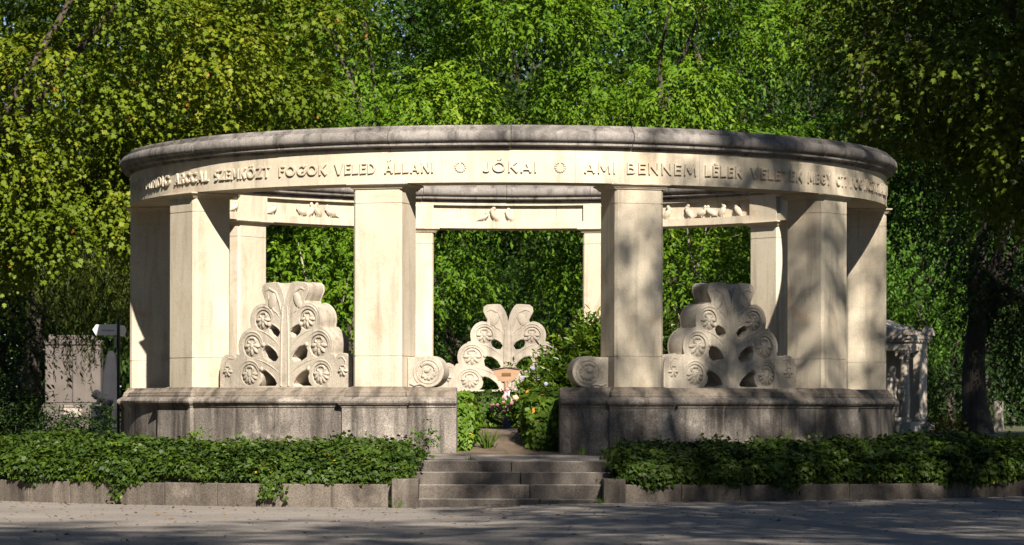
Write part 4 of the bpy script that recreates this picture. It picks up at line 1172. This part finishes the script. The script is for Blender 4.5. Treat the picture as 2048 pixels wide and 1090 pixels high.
m__ = MB(); m__.lathe([(.06, 0), (.05, .03), (.03, .05), (.10, .14), (.12, .22), (.10, .28), (.07, .30), (.085, .33), (.02, .36)], (.16, -.24, .62), 16); m__.build('urn', M['tomb'], stt, 40)
m__ = MB(); m__.ball((0, .0, 1.44), (.1, .11, .11), 12, 8); m__.tube([(0, .06, 1.42), (-.04, .1, 1.2), (-.06, .12, .7), (-.06, .12, .2)], [.07, .09, .12, .14], 10); m__.build('veil', M['tomb'], stt, 60)
# broken stump at the right edge
s_p = at(1997, 845, 38); m__ = MB(); m__.lathe([(.20, -.1), (.16, .1), (.145, .5), (.14, .85), (.02, .87)], n=14)
tag(m__.build('tree_stump', M['bark_pale'], None, 50, (s_p.x, 38, .61)), 'pale broken tree stump beside the big dark trunk', 'stump')

# ================================================================== trees
GB = 'trees standing behind the colonnade'
def gx(px, Y): return at(px, 812, Y).x
# plane tree with yellow-green leaves, left
make_tree('plane_tree', 101, (gx(-190, 12), 12, .6), (3.0, -.5, 8.0), (5.4, 3.6, 4.4), 88, 1.0, 250, 6, .102, T_PLANE, L['plane'], M['bark'], .42,
          'yellow-green plane tree towering over the signpost end', group=GB, spray=.6, droop=.35, hang=.45, nl=8, sep=.85, flat=.65,
          extra=[((5.4, -1, 5.0), 1.0), ((5.0, -1.5, 4.2), .8), ((3.8, -1.5, 4.6), .9), ((6.2, -1.2, 6.0), 1.0), ((2.0, -1.5, 4.6), 1.0), ((4.4, -1.2, 5.8), 1.0)])
ash = make_tree('ash_tree', 102, (gx(600, 22), 22, .6), (0, 0, 7.6), (4.2, 3.6, 4.8), 46, 1.25, 150, 9, .125, T_OVATE, L['ash2'], M['bark'], .3,
                'deep green ash tree behind the signpost half of the ring', group=GB, spray=.42, sep=.9, flat=.6, nl=6, limb_r=.3, extra=[((0, -2.4, 5.0), 1.0), ((.5, -2.8, 6.4), 1.1), ((-.9, -2.6, 6.0), .9), ((-.4, -2.6, 4.2), .8)])
ash2 = make_tree('ash_tree', 103, (gx(692, 17), 17, .6), (1.5, 0, 7.5), (4.2, 3.2, 4.4), 46, 1.2, 165, 9, .125, T_OVATE, L['ash'], M['bark'], .28,
                 'bright green ash tree directly behind the middle of the ring', group=GB, spray=.42, droop=.6, hang=.55, sep=.9, flat=.6, nl=6, limb_r=.3, extra=[((0, -2.4, 5.0), 1.0), ((.5, -2.8, 6.4), 1.1), ((-.9, -2.6, 6.0), .9), ((-.4, -2.6, 4.2), .8)])
tree_copy(ash2, (gx(1372, 18), 18, .6), rad(180), (1.05, 1.05, 1.08), 'bright green ash tree behind the dappled entrance column', GB)
make_tree('ash_tree', 112, (gx(1540, 27), 27, .6), (0, 0, 8.6), (4.0, 3.4, 4.2), 42, 1.2, 150, 9, .125, T_OVATE, L['ash2'], M['bark'], .3,
          'deep green tree behind the shaded end of the ring', group=GB, spray=.42, sep=.9, flat=.6, nl=6, limb_r=.3, extra=[((0, -2.4, 5.0), 1.0), ((.5, -2.8, 6.4), 1.1), ((-.9, -2.6, 6.0), .9), ((-.4, -2.6, 4.2), .8)])
make_tree('leaning_tree', 104, (gx(1590, 24), 24, .6), (2.4, 0, 8.6), (3.2, 3, 3.6), 50, .95, 60, 8, .14, T_OVATE, L['dark'], M['bark_dark'], .3,
          'dark leaning tree with a thick slanting trunk above the ring', group=GB, fork=(1.8, 0, 7.6), spray=.6)
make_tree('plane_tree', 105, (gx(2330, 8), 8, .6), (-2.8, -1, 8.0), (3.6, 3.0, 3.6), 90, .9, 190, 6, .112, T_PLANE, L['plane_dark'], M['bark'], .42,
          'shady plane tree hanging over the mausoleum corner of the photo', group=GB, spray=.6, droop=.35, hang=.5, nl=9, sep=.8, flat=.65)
make_tree('feathery_tree', 106, (gx(1840, 42), 42, .6), (0, 0, 5.6), (2.0, 1.8, 3.2), 46, .8, 100, 9, .13, T_OVATE, L['ash2'], M['bark'], .13,
          'light green slender tree rising behind the mausoleum', group=GB, spray=.55)
make_tree('dark_tree', 107, (gx(1957, 30), 30, .6), (1.6, 0, 6.2), (2.6, 2.4, 4.6), 90, .95, 58, 8, .15, T_OVATE, L['dark'], M['bark_dark'], .36,
          'black looking broad tree with a thick trunk beside the pale stump', group=GB, fork=(.05, 0, 3.6), spray=.6, hang=.6)
make_tree('dark_tree', 113, (gx(1900, 48), 48, .6), (0, 0, 3.4), (2.6, 1.6, 3.2), 60, .8, 80, 8, .15, T_OVATE, L['dark'], M['bark_dark'], .2,
          'dark bushy tree filling the gap behind the mausoleum and the thick trunk', group=GB, spray=.5)
# understorey seen through the openings
make_tree('young_tree', 108, (gx(650, 13), 13, .6), (-.3, 0, 2.7), (1.25, 1.0, 1.6), 30, .55, 130, 9, .13, T_OVATE, L['ash'], M['bark_pale'], .12,
          'young bright leafed tree seen through the bay nearest the signpost', group=GB, spray=.5, droop=.6, hang=.55)
make_tree('young_tree', 109, (gx(1385, 14), 14, .6), (.2, 0, 3.4), (1.3, 1.1, 1.9), 26, .6, 110, 9, .13, T_OVATE, L['ash'], M['bark_pale'], .17,
          'young tree with a pale trunk seen through the shaded bay', group=GB, spray=.5, droop=.6, hang=.5)
make_tree('small_tree', 110, (gx(1130, 24), 24, .6), (0, 0, 3.0), (1.0, 1.0, 2.2), 26, .6, 100, 9, .14, T_OVATE, L['ash2'], M['bark'], .1,
          'small drooping tree seen through the central back bay', group=GB, spray=.5, droop=.7, hang=.6)
make_tree('small_tree', 111, (gx(930, 30), 30, .6), (0, 0, 2.9), (1.7, 1.2, 2.3), 36, .6, 110, 9, .13, T_OVATE, L['ash2'], M['bark'], .12,
          'sunlit small tree beyond the central back bay beside the carved screen', group=GB, spray=.5)
# weeping willow over the wall tomb
def willow(seed, base, n, label):
    rng = np.random.default_rng(seed); root = empty('weeping_willow', base, 0, label, 'tree', GB)
    m_ = MB(); m_.tube(bent((0, 0, -.2), (.2, 0, 4.2), rng, 8, .05), [.34 - .02 * i for i in range(9)], 12)
    P, D = [], []
    for j in range(n):
        a = rng.uniform(0, TH2); R = 3.6 * math.sqrt(rng.random()); top = np.array([R * math.cos(a), R * math.sin(a) * .8, 6.4 - R * .65 + rng.normal(0, .3)])
        if j < 14: m_.tube(bent((.2, 0, 4.0), top, rng, 6, .08, .15), [.10 - .014 * i for i in range(7)], 7)
        ln = rng.uniform(.9, 2.9); k = int(ln / .035)
        t = np.linspace(0, 1, k); sw = rng.normal(0, .14, 2)
        p = top + np.stack([sw[0] * t + .03 * np.sin(t * 12 + j), sw[1] * t, -ln * t], 1)
        P.append(p); dd = rng.normal(0, .55, (k, 3)) + np.array([0, 0, -.9]); D.append(dd)
    P = np.concatenate(P); D = np.concatenate(D); keep = P[:, 2] > .5; P, D = P[keep], D[keep]; m = len(P)
    m_.build('trunk', M['bark_dark'], root, 60)
    link('crown', leaf_mesh('crown', P, D, rng.normal(0, 1, (m, 3)) + np.array([0, -.4, .4]), rng.uniform(.10, .18, m), T_NARROW, np.clip(rng.normal(.45, .2, m), 0, .9), L['willow']), None, root)
willow(121, (gx(60, 27), 27, .6), 640, 'weeping willow whose strands hang over the pale wall tomb')
make_tree('dark_tree', 122, (gx(-10, 23), 23, .6), (-.6, 0, 3.0), (1.5, 1.4, 2.8), 44, .8, 60, 8, .15, T_OVATE, L['dark'], M['bark_dark'], .2,
          'dark narrow tree at the foot of the plane tree left of the wall tomb', group=GB)
# low bushes
shrub('dark_bush', 131, (gx(150, 10), 10, .6), (0, 0, .25), (.75, .5, .32), 18, .25, 420, 7, .08, T_OVATE, L['dark'], 'low dark bush in front of the wall tomb', 'bush', .22)
shrub('dark_bush', 132, (gx(20, 14), 14, .6), (0, 0, .5), (.6, .6, .6), 22, .32, 300, 7, .10, T_OVATE, L['dark'], 'taller dark bush at the picture edge by the wall tomb', 'bush', .25)
shrub('flower_bed', 133, (gx(1895, 30), 30, .6), (0, 0, .2), (.5, .5, .24), 16, .22, 520, 7, .075, T_OVATE, L['bed'], 'low yellow and red bedding plants beside the mausoleum', 'flower bed', .2)
# far woodland closing the view: individual trees, sharing two crowns
far_a = make_tree('woodland_tree', 141, (gx(900, 62), 62, .6), (0, 0, 7.0), (5.0, 4.0, 6.2), 80, 1.35, 26, 9, .24, T_OVATE, L['far'], M['bark'], .35, 'x', group='woodland trees far behind', spray=1.0)
far_b = make_tree('woodland_tree', 142, (gx(1250, 58), 58, .6), (0, 0, 6.6), (4.6, 4.0, 6.2), 80, 1.3, 26, 9, .24, T_OVATE, L['dark'], M['bark_dark'], .35, 'x', group='woodland trees far behind', spray=1.0)  # dark leaf colour stands in for shade from the trees in front
FAR_LABEL = 'distant woodland tree closing the view behind the nearer trees'
far_a["label"] = FAR_LABEL; far_b["label"] = FAR_LABEL
for i, (px, Y, sc_) in enumerate(((-120, 60, 1.1), (160, 66, 1.15), (430, 58, 1.0), (660, 70, 1.2), (1120, 72, 1.25), (1480, 64, 1.1), (1720, 70, 1.15), (1960, 62, 1.1), (2180, 68, 1.2), (300, 80, 1.4), (860, 84, 1.4), (1350, 84, 1.4), (1850, 84, 1.4))):
    tree_copy(far_a if i % 2 else far_b, (gx(px, Y), Y, .6), rad(47 * i + 20), (sc_ * 1.2, sc_ * 1.1, sc_ * (1.45 + .06 * (i % 3))), FAR_LABEL, 'woodland trees far behind')
for i, px in enumerate((-150, 90, 330, 560, 820, 1080, 1330, 1590, 1830, 2060, 2260)):
    tree_copy(far_b if i % 2 else far_a, (gx(px, 76 + 5 * (i % 3)), 76 + 5 * (i % 3), .6), rad(83 * i), (1.15, 1.0, .5), 'low bushy tree at the far edge of the park', 'bushy trees at the far edge of the park')
# trees on the camera's side of the road that throw the dappled shade
GSH = 'road side trees casting the shade'
s1 = make_tree('shade_tree', 151, (11.7, -31, 0), (0, 0, 19.3), (5.0, 6.5, 6.2), 60, 1.2, 36, 8, .28, T_OVATE, L['ash2'], M['bark'], .45, 'tall road side tree whose crown dapples the shaded half of the ring', group=GSH, spray=.9, sep=.8)
tree_copy(s1, (4.6, -48.0, 0), rad(100), (.9, .9, .95), 'road side tree beside the photographer shading the near road', GSH)
tree_copy(s1, (11.5, -39.5, 0), rad(250), (.95, .85, .8), 'road side tree shading the road before the shaded kerb', GSH)
tree_copy(s1, (-.8, -52.0, 0), rad(40), (.95, .9, 1.15), 'very tall road side tree right behind the photographer', GSH)
tree_copy(s1, (6.7, -31.5, 0), rad(310), (.5, .45, .78), 'slender road side tree shading the entrance steps', GSH)
s3 = make_tree('shade_tree', 152, (13.6, -2, 0), (0, 0, 15.5), (4.6, 5.5, 5.5), 70, 1.2, 60, 8, .28, T_OVATE, L['ash2'], M['bark'], .45, 'dense tall tree just beyond the shaded end of the ring', group=GSH, spray=.9)
tree_copy(s3, (15.4, 7, 0), rad(60), (1, 1, 1), 'dense tall tree out past the mausoleum', GSH)
# the rest of the wooded park round the road
for i, (x, y, sc_) in enumerate(((-15, -8, 1.2), (-18, -20, 1.35), (-15, -32, 1.3), (-17, -45, 1.3), (-14, -58, 1.3), (-20, 4, 1.3), (-3, -74, 1.25), (9, -76, 1.25), (22, -70, 1.3), (-14, -76, 1.3), (24, -52, 1.3), (25, -36, 1.3), (26, -20, 1.35), (24, -8, 1.3), (33, -28, 1.4), (-27, -30, 1.5), (-26, -12, 1.5))):
    tree_copy(far_a if i % 2 else far_b, (x, y, 0), rad(61 * i), (sc_, sc_, sc_ * 1.05), 'park tree on the far side of the road', 'park trees round the road')

# fallen leaves on the road
rng = np.random.default_rng(9); n = 900
x = rng.uniform(-8, 8, n); y = -np.sqrt(np.maximum(9.97 ** 2 - x ** 2, 30)) - rng.random(n) ** 2.2 * 12
P = np.stack([x, y, np.array([road_z(v) for v in x]) + .008], 1)
me = leaf_mesh('fallen_leaves', P, np.stack([rng.normal(0, 1, n), rng.normal(0, 1, n), rng.normal(0, .12, n)], 1), np.array([[0, 0, 1.0]]) + rng.normal(0, .25, (n, 3)), rng.uniform(.03, .08, n), T_OVATE, rng.random(n) * .9, L['dry'])
tag(link('fallen_leaves', me, None), 'small dry leaves scattered over the road', 'leaves', None, 'stuff')
